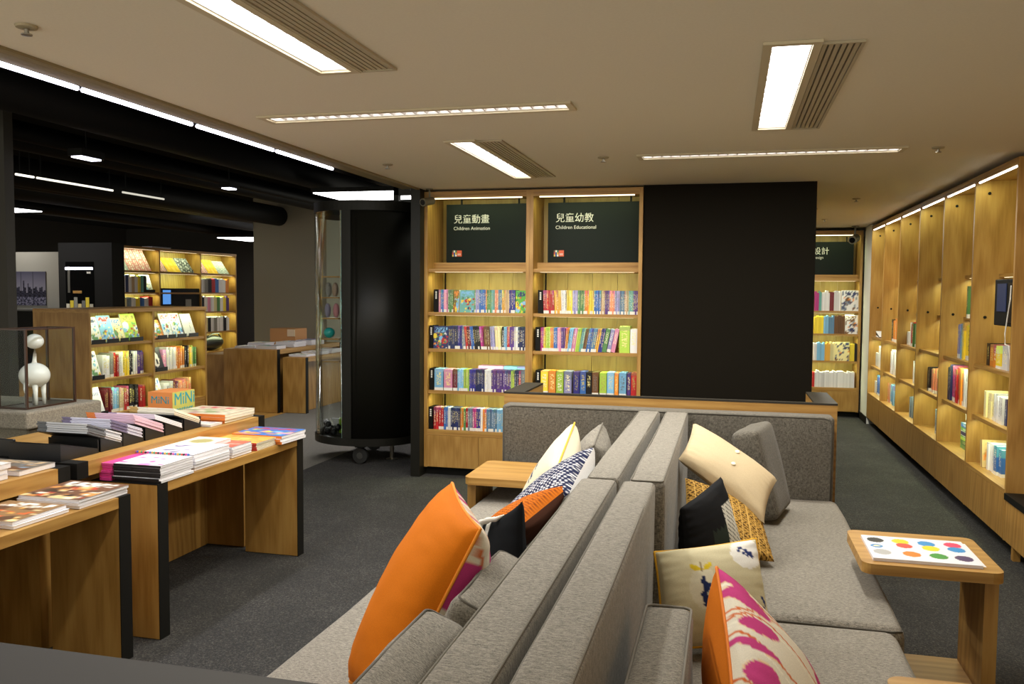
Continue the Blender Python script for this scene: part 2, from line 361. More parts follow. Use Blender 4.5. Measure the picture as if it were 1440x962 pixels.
# ================================================================ LAMPS
LAMPLABEL = ['white ceiling light beside the vent nearest the picture top', 'white ceiling light beside the vent above the oak bookcases',
             'broad white ceiling light in front of the black wall panel', 'long crosswise louvre light above the sofa, the nearer one', 'long crosswise louvre light close to the black wall panel']
def lamp_along(h, label, louvre):
    x0, x1, y0, y1 = h; cx, cy = (x0 + x1) / 2, (y0 + y1) / 2
    t = thing('ceiling_light', (cx, cy, CZ - .012), label, 'ceiling light', 'recessed fluorescent ceiling lights')
    fr = .03; m = MB()
    m.box(x0 - fr, x1 + fr, y0 - fr, y0, CZ - .012, CZ - .001); m.box(x0 - fr, x1 + fr, y1, y1 + fr, CZ - .012, CZ - .001)
    m.box(x0 - fr, x0, y0, y1, CZ - .012, CZ - .001); m.box(x1, x1 + fr, y0, y1, CZ - .012, CZ - .001)
    m.build('frame', plain('lamp_frame', 'c9bd9f', .5), t)
    m = MB(); e = .004
    m.box(x0, x0 + e, y0, y1, CZ - .002, CZ + .05); m.box(x1 - e, x1, y0, y1, CZ - .002, CZ + .05); m.box(x0, x1, y0, y0 + e, CZ - .002, CZ + .05); m.box(x0, x1, y1 - e, y1, CZ - .002, CZ + .05)
    m.build('reflector', plain('lamp_reflector', 'd8d4cc', .25), t)
    bx(x0 + .005, x1 - .005, y0 + .005, y1 - .005, CZ + .03, CZ + .036).build('diffuser', LAMPWHITE, t)
    along_y = (y1 - y0) > (x1 - x0); L = (y1 - y0) if along_y else (x1 - x0); n = 26 if louvre else 15
    lm = plain('lamp_louvre', 'cfc9c4', .3)
    for k in range(1, n):
        a = k * L / n
        if along_y: b = bx(x0 + .006, x1 - .006, y0 + a - .002, y0 + a + .002, CZ + (.004 if louvre else .018), CZ + .028)
        else: b = MB().prism([(x0 + a - .003, CZ + .001), (x0 + a + .003, CZ + .001), (x0 + a + .016, CZ + .029), (x0 + a - .016, CZ + .029)], 'y', y0 + .005, y1 - .005)
        b.build('louvre', lm, t)
    area('lamp_light', (cx, cy, CZ - .014), x1 - x0, y1 - y0, P_CEIL * (1.7 if 'aisle' in label else .62 if 'picture top' in label else 1), (1, .96, .84), parent=t)
for h, lb, lv in ((HOLES[0], LAMPLABEL[0], 0), (HOLES[2], LAMPLABEL[1], 0), (HOLES[4], LAMPLABEL[2], 0), (HOLES[6], LAMPLABEL[3], 1), (HOLES[7], LAMPLABEL[4], 1), (HOLES[8], 'ceiling light over the aisle behind the black panel', 0)): lamp_along(h, lb, lv)
def vent(h, label):
    x0, x1, y0, y1 = h; t = thing('ceiling_vent', ((x0 + x1) / 2, (y0 + y1) / 2, CZ - .01), label, 'air vent', 'slotted ceiling vents')
    g = plain('vent_grey', 'b3a88e', .6); m = MB(); fr = .012
    m.box(x0 - fr, x1 + fr, y0 - fr, y0, CZ - .01, CZ - .001); m.box(x0 - fr, x1 + fr, y1, y1 + fr, CZ - .01, CZ - .001); m.box(x0 - fr, x0, y0, y1, CZ - .01, CZ - .001); m.box(x1, x1 + fr, y0, y1, CZ - .01, CZ - .001)
    m.build('frame', g, t); bx(x0, x1, y0, y1, CZ + .04, CZ + .05).build('backing', BLACK, t)
    for k in range(6):
        x = x0 + (k + .5) * (x1 - x0) / 6; bx(x - .0075, x + .0075, y0, y1, CZ - .006, CZ + .02).build('slat', g, t)
    for k in range(1, 5):
        y = y0 + k * (y1 - y0) / 5; bx(x0, x1, y - .006, y + .006, CZ + .004, CZ + .018).build('crossbar', g, t)
vent(HOLES[1], 'slotted beige air vent beside the light at the picture top')
vent(HOLES[3], 'slotted beige air vent beside the light above the bookcases')
vent(HOLES[5], 'slotted beige air vent beside the broad light before black panel')
for x, y, lb in ((-2.30, 2.44, 'round ceiling sprinkler near the dark hall tube lights'), (-2.31, 5.6, 'small ceiling sprinkler before the oak bookcases'), (-.81, 5.585, 'small ceiling sprinkler beside the far crosswise louvre light'),
                 (1.18, 5.605, 'small ceiling sprinkler near the lit shelves along the wall'), (1.1, 8.4, 'small ceiling sprinkler over the aisle past the black panel'), (1.05, 10.6, 'tiny ceiling sprinkler close to the far bookcase')):
    t = thing('sprinkler', (x, y, CZ - .03), lb, 'sprinkler', 'ceiling sprinklers')
    MB().lathe([(.015, CZ - .010), (.033, CZ - .008), (.037, CZ - .001), (.0, CZ - .001)], (x, y, 0), 20).build('plate', plain('sprinkler_plate', 'a3977a', .5), t)
    MB().lathe([(.0, CZ - .034), (.018, CZ - .032), (.018, CZ - .028), (.007, CZ - .026), (.008, CZ - .012)], (x, y, 0), 12).build('nozzle', STEEL, t)
# tube lights along the edge of the dark hall
for i, (a, b) in enumerate(((1.9, 2.42), (2.45, 3.235), (3.265, 4.06), (4.11, 4.90), (4.945, 5.73))):
    t = thing('tube_light', (-2.79, (a + b) / 2, CZ - .02), f"cool white tube light, {['first', 'second', 'third', 'fourth', 'last'][i]} in the row along the ceiling edge", 'tube light', 'row of tube lights at ceiling edge')
    MB().tube([(-2.79, a, CZ), (-2.79, b, CZ)], .0105, 10).build('tube', LEDCOOL, t)
    bx(-2.805, -2.775, a - .008, b + .008, CZ + .014, CZ + .13).build('housing', BLACK, t)
    area('tube_glow', (-2.79, (a + b) / 2, CZ - .018), .03, b - a, P_STRIP, (.95, .95, 1), parent=t)
for i, (y0, y1, lb) in enumerate(((6.9, 7.12, 'short end of the thin light line in the dark hall ceiling'), (7.16, 8.24, 'middle length of the thin light line in the dark hall'), (8.4, 9.13, 'far faint length of the thin light line in dark hall'))):
    t = thing('light_line', (-6.67, (y0 + y1) / 2, 2.69), lb, 'light strip', 'thin light line in hall'); MB().tube([(-6.67, y0, 2.7), (-6.67, y1, 2.7)], .011, 8).build('tube', emit('dim_led', (1, .95, .8), 1.6 - i * .55), t)
    for yy in (y0 + .05, y1 - .05): bx(-6.675, -6.665, yy - .004, yy + .004, 2.712, 3.15).build('hanger', DUCT, t)
for y0, y1, lb in ((6.06, 6.29, 'short bluish lamp on the dark hall ceiling, nearer one'), (8.23, 8.36, 'tiny bluish lamp on the dark hall ceiling, farther one')):
    t = thing('hall_lamp', (-5.25, (y0 + y1) / 2, 2.69), lb, 'lamp', 'bluish hall lamps'); bx(-5.3, -5.2, y0, y1, 2.69, 2.70).build('diffuser', LEDCOOL, t); bx(-5.32, -5.18, y0 - .02, y1 + .02, 2.701, 2.76).build('housing', BLACK, t); bx(-5.255, -5.245, (y0 + y1) / 2 - .005, (y0 + y1) / 2 + .005, 2.7605, 3.15).build('hanger', DUCT, t)
def panel_light(x0, x1, y0, y1, z, lb, pw):
    t = thing('panel_light', ((x0 + x1) / 2, (y0 + y1) / 2, z), lb, 'ceiling light', 'bright panels in the dark hall')
    bx(x0, x1, y0, y1, z, z + .01).build('diffuser', LAMPWHITE, t); bx(x0 - .02, x1 + .02, y0 - .02, y1 + .02, z + .011, z + .06).build('housing', BLACK, t)
    area('panel_glow', ((x0 + x1) / 2, (y0 + y1) / 2, z - .005), x1 - x0, y1 - y0, pw, (1, .95, .88), parent=t)
panel_light(-4.58, -2.75, 8.92, 9.68, 2.7, 'bright white light panel above the curved display case', P_DARK)
panel_light(-10.45, -8.4, 16.05, 17.3, 2.7, 'bright light panel beside the grey pillar, far in hall', P_DARK * 1.2)
panel_light(-11.6, -9.55, 9.75, 10.33, 2.7, 'bright light panel above the skyline poster', P_DARK * .3)
# ducts and pipes under the black ceiling
for i, (x, z, r) in enumerate(((-3.25, 2.94, .17), (-4.1, 2.98, .10), (-4.75, 2.96, .16), (-5.7, 2.88, .06), (-6.1, 2.95, .13), (-7.3, 2.84, .16), (-8.3, 2.9, .1), (-9.2, 2.95, .17), (-10.6, 2.9, .12))):
    o = MB().tube([(x, 1.0 + .3 * i, z), (x, 18.5, z)], r, 20).build('ceiling_duct', DUCT, smooth=True)
    tag(o, f"{'wide' if r > .12 else 'narrow'} black {'duct' if r > .07 else 'pipe'} under the dark hall ceiling, {ordn(i + 1)} from the beige ceiling", 'duct', 'ducts under the dark ceiling')

# ================================================================ BOOKCASES
LV = [.40, .745, 1.11, 1.427]           # shelf tops used through the whole shop
ST = .028
def shelf_light(t, x0, x1, y, z, axis='x', p=None, warm=(.86, 1, .55), top=False):
    """LED strip fixed under a board: visible strip plus its light"""
    if axis == 'x':
        bx(x0 + .05, x1 - .04, y, y + .012, z - (.009 if top else .0015), z - .0003).build('light_strip', LEDWARM, t)
        area('strip_light', ((x0 + x1) / 2, y + .006, z - .012), x1 - x0 - .1, .012, p or P_SHELF, warm, (math.radians(24), 0, 0), parent=t)
    else:
        bx(y, y + .012, x0 + .04, x1 - .05, z - (.009 if axis == 'Y' else .0015), z - .0003).build('light_strip', LEDWHITE if axis == 'Y' else LEDWARM, t)
        s = 1 if axis in 'yY' else -1
        area('strip_light', (y + .006, (x0 + x1) / 2, z - .012), .012, x1 - x0 - .1, p or P_SHELF, warm, (0, math.radians(-24 * s), 0), parent=t)
# ---- the two-bay wall of children's books ahead
def face_bookcase(x0, x1, y0, depth, name, label, levels, sign_z, doors, top=2.462, lights=True, nplank=4, front=None):
    t = thing(name, ((x0 + x1) / 2, y0 + depth / 2, 0), label, 'bookcase', 'oak bookcases with lit shelves')
    b = y0 + depth; k = .03
    bx(x0, x0 + k, y0, b, .07, top).build('side_panel', WZ, t); bx(x1 - k, x1, y0, b, .07, top).build('side_panel', WZ, t)
    bx(x0 + k, x1 - k, y0, b, top - .03, top).build('top_panel', WX, t)
    bx(x0 + k, x1 - k, y0, y0 + .02, top - .055, top - .031).build('top_rail', WX, t)
    w = (x1 - x0 - 2 * k) / nplank
    for i in range(nplank):
        bx(x0 + k + i * w + .0012, x0 + k + (i + 1) * w - .0012, b - .02, b - (.002 if i % 2 else .0), .07, top - .031).build('plank', BPLANK, t)
    bx(x0 + k, x1 - k, y0 + .003, b - .021, levels[0] - .045, levels[0]).build('shelf', WX, t)
    for z in levels[1:]: bx(x0 + k, x1 - k, y0 + .025, b - .021, z - ST, z).build('shelf', WX, t)
    s = bx(x0 + k, x1 - k, y0 + .025, b - .021, sign_z - .05, sign_z - .022); s.build('shelf', WX, t)
    bx(x0 + k, x1 - k, y0 + .17, y0 + .19, sign_z - .021, sign_z + .035).build('ledge_rail', WX, t)
    for a, c in doors:
        d = bx(a + .002, c - .002, y0 - .001, y0 + .02, .075, levels[0] - .047); d.build('door', WZ, t)
    bx(x0, x1, y0 + .05, b, 0, .069).build('plinth', BLACK, t)
    for a in (x0 + k + .018,):   # dark slotted shelf rail against the back
        bx(a, a + .012, b - .028, b - .021, levels[0] + .001, sign_z - .051).build('shelf_rail', BLACK, t)
    if lights:
        shelf_light(t, x0 + k, x1 - k, y0 + .005, top - .0555, p=P_SHELF * .6, top=True)
        for z in levels[1:] + [sign_z - .022]:
            shelf_light(t, x0 + k, x1 - k, y0 + .055, z - ST)
    return t
xa, xm, xb = -2.57, -1.634, -.694
face_bookcase(xa, xm - .001, YB, .44, 'bookcase', 'oak bookcase bay under the Children Animation sign', LV, 1.825, [(xa, -2.07), (-2.07, xm - .001)])
face_bookcase(xm, xb, YB, .44, 'bookcase', 'oak bookcase bay under the Children Educational sign', LV, 1.825, [(xm, -1.16), (-1.16, xb)])
SIGNM = plain('dark_green_sign', '161d19', .5, Specular_IOR_Level=.12); SIGNT = plain('sign_lettering', 'dcdad0', .5)
def sign(x0, x1, y, z0, z1, cn, en, label, tx, s1=.083, s2=.042, logo=True):
    t = thing('shelf_sign', ((x0 + x1) / 2, y + .01, z0), label, 'sign', 'dark shelf signs')
    pn = bx(x0, x1, y, y + .012, z0, z1).build('panel', SIGNM, t)
    text('chinese_lettering', cn, (tx, y - .001, z1 - .16), s1, SIGNT, t); text('english_lettering', en, (tx, y - .001, z1 - .225), s2, SIGNT, t)
    if logo:
        lx, lz = tx - .012, z0 + .055; cs = ['d8b048', '2f5a9e', 'e9e2d2', 'c0392b', '2f5a9e', 'd8b048', '6b4a2a', 'e9e2d2', '3b7d62']
        for k in range(9): bx(lx + (k % 3) * .014, lx + (k % 3) * .014 + .013, y - .0015, y - .0003, lz + (k // 3) * .018, lz + (k // 3) * .018 + .017).build('logo_tile', plain('logo_' + cs[k], cs[k], .5), t)
        bx(lx + .044, lx + .088, y - .0015, y - .0003, lz, lz + .053).build('logo_square', plain('logo_orange', 'd2562a', .5), t)
        for k in range(2): bx(lx + .05, lx + .08, y - .0022, y - .0016, lz + .012 + k * .009, lz + .016 + k * .009).build('logo_line', SIGNT, t)
    for x in (x0 + .14, x1 - .09): bx(x - .008, x + .008, y + .002, y + .01, z1, z1 + .065).build('hanger', BLACK, t)
sign(-2.452, -1.70, YB + .25, 1.862, 2.375, '兒童動畫', 'Children Animation', 'dark green sign reading Children Animation', -2.385)
sign(-1.531, -.73, YB + .25, 1.86, 2.375, '兒童幼教', 'Children Educational', 'dark green sign reading Children Educational', -1.465)

A1 = [(-2.494,-2.449,'d','black',1),(-2.449,-2.43,'s','pink',1),(-2.43,-2.403,'s','blue',2),(-2.403,-2.365,'s','pink',3),(-2.365,-2.319,'s','green',4),(-2.317,-2.26,'c','olive',1),(-2.258,-2.121,'c','teal',1),(-2.121,-2.11,'s','green',1),(-2.11,-2.077,'s','lavender',3),(-2.077,-2.019,'s','blue',4),(-2.019,-2.007,'s','orange',1),(-2.007,-1.968,'s','green',3),(-1.968,-1.936,'s','teal',3),(-1.936,-1.906,'s','salmon',2),(-1.906,-1.871,'s','denim',3),(-1.871,-1.841,'s','amber',3),(-1.841,-1.808,'s','tan',3),(-1.808,-1.757,'s','indigo',4),(-1.753,-1.655,'c','leafgreen',1)]
A2 = [(-2.532,-2.5,'d','black',1),(-2.5,-2.358,'c','navy',1),(-2.358,-2.27,'s','navy',6),(-2.27,-2.233,'s','indigo',2),(-2.233,-2.196,'s','slate',3),(-2.196,-2.174,'s','red',2,-6),(-2.174,-2.143,'s','maroon',2,-6),(-2.143,-2.115,'s','blue',2,-6),(-2.115,-2.057,'s','black',4,-6),(-2.057,-2.028,'s','magenta',2,-6),(-2.028,-1.97,'s','brown',5,-3),(-1.97,-1.926,'s','lavender',5,-5),(-1.926,-1.875,'s','cream',4,-4),(-1.871,-1.851,'s','black',1),(-1.851,-1.826,'s','skyblue',2),(-1.826,-1.801,'s','red',2),(-1.801,-1.761,'s','purple',3),(-1.761,-1.729,'s','white',2),(-1.729,-1.655,'s','navy',5)]
A3 = [(-2.528,-2.494,'d','black',1),(-2.49,-2.404,'b','skyblue',1),(-2.403,-2.317,'b','pink',1),(-2.316,-2.274,'s','maroon',1),(-2.274,-2.218,'s','skyblue',4),(-2.218,-2.166,'s','lime',4),(-2.166,-2.106,'s','indigo',5),(-2.106,-2.026,'s','navy',6),(-2.026,-1.966,'s','white',4),(-1.966,-1.789,'s','purple',13),(-1.789,-1.758,'s','lime',2),(-1.758,-1.719,'s','navy',3),(-1.719,-1.7,'s','red',1),(-1.7,-1.657,'s','slate',3)]
A4 = [(-2.538,-2.501,'d','black',1),(-2.497,-2.403,'s','red',4),(-2.399,-2.362,'s','blue',2),(-2.362,-2.338,'s','white',1),(-2.338,-2.253,'s','navy',6),(-2.25,-2.22,'s','orange',2),(-2.22,-2.2,'s','green',1),(-2.2,-2.18,'s','red',1),(-2.18,-2.136,'s','slate',3),(-2.136,-2.104,'s','magenta',2),(-2.104,-2.068,'s','indigo',2),(-2.068,-2.048,'s','white',1),(-2.048,-2.012,'s','orange',2),(-2.012,-1.921,'s','denim',6),(-1.921,-1.865,'s','skyblue',3)]
B1 = [(-1.566,-1.521,'d','black',1),(-1.516,-1.421,'s','red',6,-2),(-1.419,-1.36,'s','amber',5,-2),(-1.36,-1.313,'s','white',4,-2),(-1.313,-1.263,'s','yellow',4),(-1.263,-1.217,'s','lavender',4),(-1.217,-1.157,'s','green',5),(-1.157,-1.122,'s','orange',3),(-1.122,-1.076,'s','yellow',4),(-1.076,-1.017,'s','blue',5),(-1.013,-0.982,'s','tan',3),(-0.982,-0.943,'s','purple',3),(-0.943,-0.898,'s','salmon',4),(-0.898,-0.857,'s','lavender',4),(-0.857,-0.815,'s','denim',4),(-0.815,-0.781,'s','tan',3),(-0.781,-0.74,'s','teal',4),(-0.74,-0.702,'s','purple',3)]
B2 = [(-1.585,-1.541,'d','black',1),(-1.541,-1.514,'s','magenta',2),(-1.514,-1.493,'s','yellow',2),(-1.493,-1.456,'s','lime',3),(-1.456,-1.424,'s','orange',3),(-1.424,-1.392,'s','blue',3),(-1.392,-1.359,'s','pink',3),(-1.359,-1.323,'s','purple',3),(-1.327,-1.305,'s','orange',2,4),(-1.305,-1.273,'s','skyblue',3,7),(-1.273,-1.238,'s','pink',3,8),(-1.238,-1.204,'s','lime',3,8),(-1.204,-1.174,'s','teal',2,9),(-1.174,-1.145,'s','brown',2,9),(-1.145,-1.103,'s','blue',3,9),(-1.103,-1.071,'s','denim',2,9),(-1.071,-1.04,'s','amber',2,10),(-1.04,-1.005,'s','indigo',2,10),(-1.005,-0.968,'s','green',1,11),(-0.966,-0.931,'s','lavender',1,11),(-0.929,-0.893,'s','pink',1,11),(-0.858,-0.765,'b','lime',1),(-0.764,-0.703,'b','white',1)]
B3 = [(-1.58,-1.538,'d','black',1),(-1.537,-1.47,'b','yellow',1),(-1.468,-1.403,'b','orange',1),(-1.401,-1.333,'b','lime',1),(-1.331,-1.264,'b','lavender',1),(-1.25,-1.194,'b','indigo',1),(-1.193,-1.138,'b','blue',1),(-1.137,-1.089,'b','black',1),(-1.087,-1.032,'b','brown',1),(-1.024,-0.961,'b','lime',1),(-0.959,-0.897,'b','skyblue',1),(-0.894,-0.862,'b','orange',1),(-0.858,-0.793,'b','skyblue',1),(-0.788,-0.758,'b','purple',1),(-0.756,-0.707,'b','red',1)]
F1 = [(1.09, 1.145, 's', 'magenta', 2), (1.145, 1.179, 's', 'teal', 2), (1.179, 1.278, 's', 'white', 6), (1.278, 1.332, 's', 'maroon', 2), (1.332, 1.415, 's', 'white', 5), (1.425, 1.643, 'c', 'white', 1)]
F2 = [(1.094, 1.211, 's', 'yellow', 4), (1.211, 1.271, 's', 'skyblue', 3), (1.271, 1.343, 's', 'denim', 3), (1.343, 1.474, 's', 'brown', 6), (1.477, 1.648, 'c', 'white', 1)]
F3 = [(1.092, 1.136, 's', 'white', 2), (1.136, 1.233, 's', 'skyblue', 5), (1.233, 1.302, 's', 'amber', 3), (1.302, 1.363, 's', 'cream', 3), (1.363, 1.543, 'c', 'cream', 1), (1.549, 1.603, 's', 'yellow', 2), (1.603, 1.663, 's', 'black', 3)]
F4 = [(1.09, 1.117, 's', 'red', 1), (1.117, 1.612, 's', 'white', 24)]

def divider(x0, x1, y, z, h, lb, group='black shelf dividers'):
    t = thing('shelf_divider', ((x0 + x1) / 2, y, z), lb, 'divider', group); bx(x0, x1, y, y + .15, z, z + h).build('block', BLACK, t)
    xc = (x0 + x1) / 2
    for k in range(4): bx(xc - .007, xc + .007, y - .0012, y - .0002, z + h - .03 - k * .017, z + h - .018 - k * .017).build('caption_mark', SIGNT, t)
ARTPAL = [RGB[k] for k in ('yellow', 'red', 'skyblue', 'green', 'white', 'orange', 'navy', 'lime')]
def fill_row(rows, y, z, h, where, ysp=.0):
    n = 0; lo, hi = (xa + .032, xm - .034) if 'Animation' in where else (xm + .033, xb - .033)
    m0, m1 = min(r[0] for r in rows), max(r[1] for r in rows); a0, a1 = max(m0, lo), min(m1, hi); fx = lambda x: a0 + (x - m0) * (a1 - a0) / (m1 - m0)
    rows = [(fx(r[0]), fx(r[1])) + tuple(r[2:]) for r in rows]
    for r in rows:
        x0, x1, kind, col, cnt = r[:5]; ln = r[5] if len(r) > 5 else 0
        if kind == 'd': divider(x0, x1, y, z, h, f'black shelf divider with white caption at the start of {where}'); continue
        if kind == 'c':
            n += 1; hh = h * random.uniform(.96, 1.02)
            mb, cols = slab_art((x0 + .002, y + .005, z), (x1 - x0 - .004, 0, 0), (0, .012, hh), .03, art(n * 13 + int(z * 99), RGB[col], ARTPAL))
            tag(mb.build('picture_book', VCOL, cols=cols), f'{col} picture book shown cover forward, {ordn(n)} item on {where}'.replace('leafgreen', 'leaf green'), 'book', 'picture books shown face out'); continue
        w = (x1 - x0) / cnt
        for i in range(cnt):
            n += 1; hh = h * (random.uniform(.985, 1.0) if kind == 's' else random.uniform(.97, 1.0)); c = tone(RGB[col], .22)
            if ln: off = hh * math.tan(math.radians(abs(ln)))
            xx = x0 + (i + .5) * w; bw = w * random.uniform(.9, .97)
            if kind == 'b':
                if z == LV[2] and 'Educ' in where and col == 'lime': hh *= 1.12
                book('box_set', (xx, y + .004, z), bw, .15, hh, c, f'{col} box set standing, {ordn(n)} item on {where}', 'box set', 'box sets on ' + where, me=BOXME)
            else:
                zz = z + (math.sin(math.radians(abs(ln))) * bw / 2 if ln else 0) + .0002
                book('paperback', (xx, y + random.uniform(.002, .012), zz), bw * (math.cos(math.radians(ln)) if ln else 1), .14, hh * (math.cos(math.radians(ln)) if ln else 1), c, f"{'leaning ' if ln else ''}{col} paperback, {ordn(n)} item on {where}", 'book', 'books on ' + where, lean=ln)
yb = YB + .035
fill_row(A1, yb, LV[3], .197, 'top shelf, Children Animation bay'); fill_row(A2, yb, LV[2], .200, 'second shelf, Children Animation bay')
fill_row(A3, yb, LV[1], .190, 'third shelf, Children Animation bay'); fill_row(A4, yb, LV[0], .195, 'bottom shelf, Children Animation bay')
fill_row(B1, yb, LV[3], .197, 'top shelf, Children Educational bay'); fill_row(B2, yb, LV[2], .200, 'second shelf, Children Educational bay')
fill_row(B3, yb, LV[1], .200, 'third shelf, Children Educational bay')
for x0, x1, c, yy in ((-2.13, -1.905, 'pink', .15), (-1.90, -1.78, 'skyblue', .15), (-1.776, -1.668, 'skyblue', .15)):   # boxes standing behind the third row
    book('box_set', ((x0 + x1) / 2, yb + yy, LV[1]), x1 - x0, .13, .212, RGB[c], f"{c} box behind the books on third animation shelf, {'left of centre' if c == 'pink' else ('middle one' if x0 < -1.8 else 'next to the upright')}", 'box set', 'boxes behind the third row', me=BOXME)

# ---- far bookcase past the black panel
fb = face_bookcase(.72, 1.664, 11.94, .44, 'bookcase', 'far oak bookcase seen past the black panel', [.385, .737, 1.094, 1.394], 1.835, [(.72, 1.19), (1.19, 1.664)], top=2.44)
sign(.80, 1.585, 12.2, 1.86, 2.31, '設計', 'Design', 'dark green sign reading Design in the far bookcase', 1.07, .105, .05, logo=False)
STUFF = MB(); STUFFC = []
def stuff_book(x0, x1, y0, y1, z, h, c, shear=None):
    m0 = len(STUFF.v); STUFF.box(x0, x1, y0, y1, z, z + h); STUFFC.extend([c] * (len(STUFF.v) - m0))
def far_row(rows, z, h, nm):
    for r in rows:
        x0, x1, kind, col, cnt = r[:5]; w = (x1 - x0) / cnt
        if kind == 'c':
            mb, cols = slab_art((x0, 11.985, z), (x1 - x0, 0, 0), (0, .02, h), .03, art(int(x0 * 1000), RGB[col], [RGB[k] for k in ('slate', 'brown', 'navy', 'orange')]), 12, 14)
            tag(mb.build('picture_book', VCOL, cols=cols), f'pale book shown cover forward on the {nm} shelf of far bookcase', 'book', 'picture books shown face out'); continue
        for i in range(cnt):
            stuff_book(x0 + i * w, x0 + (i + .93) * w, 11.975, 12.12, z, h * random.uniform(.86, 1), tone(RGB[col], .2))
far_row(F1, 1.394, .27, 'top'); far_row(F2, 1.094, .25, 'second'); far_row(F3, .737, .25, 'third'); far_row(F4, .385, .22, 'bottom')

# ---- shelving along the right wall: six bays that run into the depth
DY = [11.39, 10.493, 9.563, 8.633, 7.715, 6.807, 5.882]
X0, X1 = XR, 2.10
BAYN = ['bay next to the white wall end', 'second bay from the white wall end', 'third bay from the white wall end', 'fourth bay from the white wall end', 'bay with the upright magenta books', 'bay with the wall screen']
SH = {0: [.735, 1.094], 1: [.735, 1.094, 1.43, 1.765], 2: [.745, 1.10, 1.42, 1.76], 3: [.745, 1.11, 1.423, 1.763], 4: [.754, 1.111, 1.432, 1.771], 5: [.754, 1.116, 1.761]}
WB = {}
for i in range(6):
    ya, ybn = DY[i + 1], DY[i]; t = thing('wall_shelving', (1.9, (ya + ybn) / 2, 0), f'tall oak shelving along the wall, {BAYN[i]}', 'shelving', 'shelving bays along the right wall'); WB[i] = t
    top = 2.45
    bx(X0, X1, ybn - .014, ybn + .0135, .085, top).build('upright', WZ, t)
    if i == 5: bx(X0, X1, ya - .028, ya - .0005, .085, top).build('upright', WZ, t)
    a, b = ya + .0005 + (.014 if i < 5 else 0), ybn - .015
    bx(X0, X1, a, b, top - .03, top).build('top_panel', WY, t); bx(X0 + .002, X0 + .022, a, b, top - .045, top - .031).build('top_rail', WY, t)
    w = (b - a) / 3
    for k in range(3): bx(X1 - .018, X1 - (.002 if k == 1 else 0), a + k * w + .001, a + (k + 1) * w - .001, .085, top - .031).build('plank', BPLANK, t)
    bx(X0, X1 - .019, a, b, .372, .40).build('shelf', WY, t)
    for z in SH[i]: bx(X0 + (.03 if z < 1.3 else .17), X1 - .019, a, b, z - .026, z).build('shelf', WY, t)
    mid = (a + b) / 2
    for c, d in ((a, mid), (mid, b)): bx(X0 - .001, X0 + .02, c + .0015, d - .0015, .09, .370).build('door', WZ, t)
    bx(X0 + .1, X1, ya, ybn, 0, .084).build('plinth', BLACK, t)
    for z in (1.45, 2.33): MB().lathe([(.0, -.001), (.011, -.001), (.011, .004), (0, .004)], (X0 + .09, ybn - .018, z), 10, axis='y').build('cable_port', BLACK, t)
    shelf_light(t, a, b, X0 + .006, top - .0455, 'Y', P_SHELF * .75, (.86, 1, .52))
    for z in SH[i]: shelf_light(t, a, b, X0 + (.05 if z < 1.3 else .19), z - .026, 'y', P_SHELF * .8)
def wall_books(i, z, runs, h, where):
    n = 0
    for y0, y1, col, cnt in runs:
        w = (y1 - y0) / cnt
        for k in range(cnt):
            n += 1; hh = h * random.uniform(.9, 1.0)
            book('hardback', (X0 + .065 + random.uniform(0, .02), y0 + (k + .5) * w, z), w * .94, .15, hh, tone(RGB[col], .2), f'{col} book, {ordn(n)} counted towards the viewer on {where}', 'book', 'books on the ' + where, rotz=-math.pi / 2)
wall_books(5, 1.116, [(6.62, 6.69, 'black', 1), (6.42, 6.614, 'orange', 2), (6.306, 6.415, 'yellow', 1), (6.18, 6.303, 'white', 1)], .16, 'shelf below the wall screen')
wall_books(5, .754, [(6.649, 6.678, 'black', 1), (6.44, 6.646, 'cream', 4), (6.228, 6.437, 'white', 6), (6.184, 6.225, 'navy', 1)], .19, 'shelf of cream volumes')
wall_books(5, .40, [(6.393, 6.549, 'white', 4), (6.25, 6.384, 'blue', 2)], .20, 'lowest ledge under the cream volumes')
wall_books(4, 1.111, [(7.40, 7.475, 'lavender', 2), (7.30, 7.385, 'skyblue', 2), (7.14, 7.29, 'yellow', 3)], .29, 'shelf above the magenta books')
wall_books(4, .754, [(7.60, 7.69, 'navy', 3), (7.48, 7.60, 'magenta', 4), (7.311, 7.48, 'red', 5), (7.23, 7.311, 'orange', 2), (7.14, 7.225, 'white', 2)], .29, 'shelf of upright magenta books')
wall_books(3, .745, [(8.36, 8.43, 'black', 2), (8.115, 8.305, 'salmon', 5)], .22, 'middle shelf of the fourth bay')
wall_books(2, 1.10, [(9.238, 9.324, 'white', 3), (9.147, 9.231, 'red', 3), (9.05, 9.14, 'green', 3)], .24, 'upper shelf of the third bay')
wall_books(2, .745, [(9.03, 9.117, 'white', 3)], .22, 'middle shelf of the third bay')
wall_books(2, .40, [(9.03, 9.175, 'slate', 4)], .22, 'lowest ledge of the third bay')
wall_books(3, .40, [(8.08, 8.147, 'slate', 2)], .22, 'lowest ledge of the fourth bay')
wall_books(1, 1.094, [(10.22, 10.31, 'black', 2), (9.99, 10.21, 'orange', 4)], .26, 'upper shelf of the second bay')
wall_books(1, .735, [(9.99, 10.315, 'white', 7)], .27, 'middle shelf of the second bay')
wall_books(1, .40, [(10.30, 10.46, 'salmon', 3), (10.01, 10.29, 'skyblue', 6)], .22, 'lowest ledge of the second bay')
wall_books(0, .735, [(10.95, 11.144, 'white', 4)], .26, 'middle shelf beside the white wall')
wall_books(0, .40, [(10.97, 11.20, 'blue', 6)], .24, 'lowest ledge beside the white wall')
wall_books(4, 1.432, [(7.16, 7.22, 'green', 2)], .26, 'short top shelf of the magenta book bay')
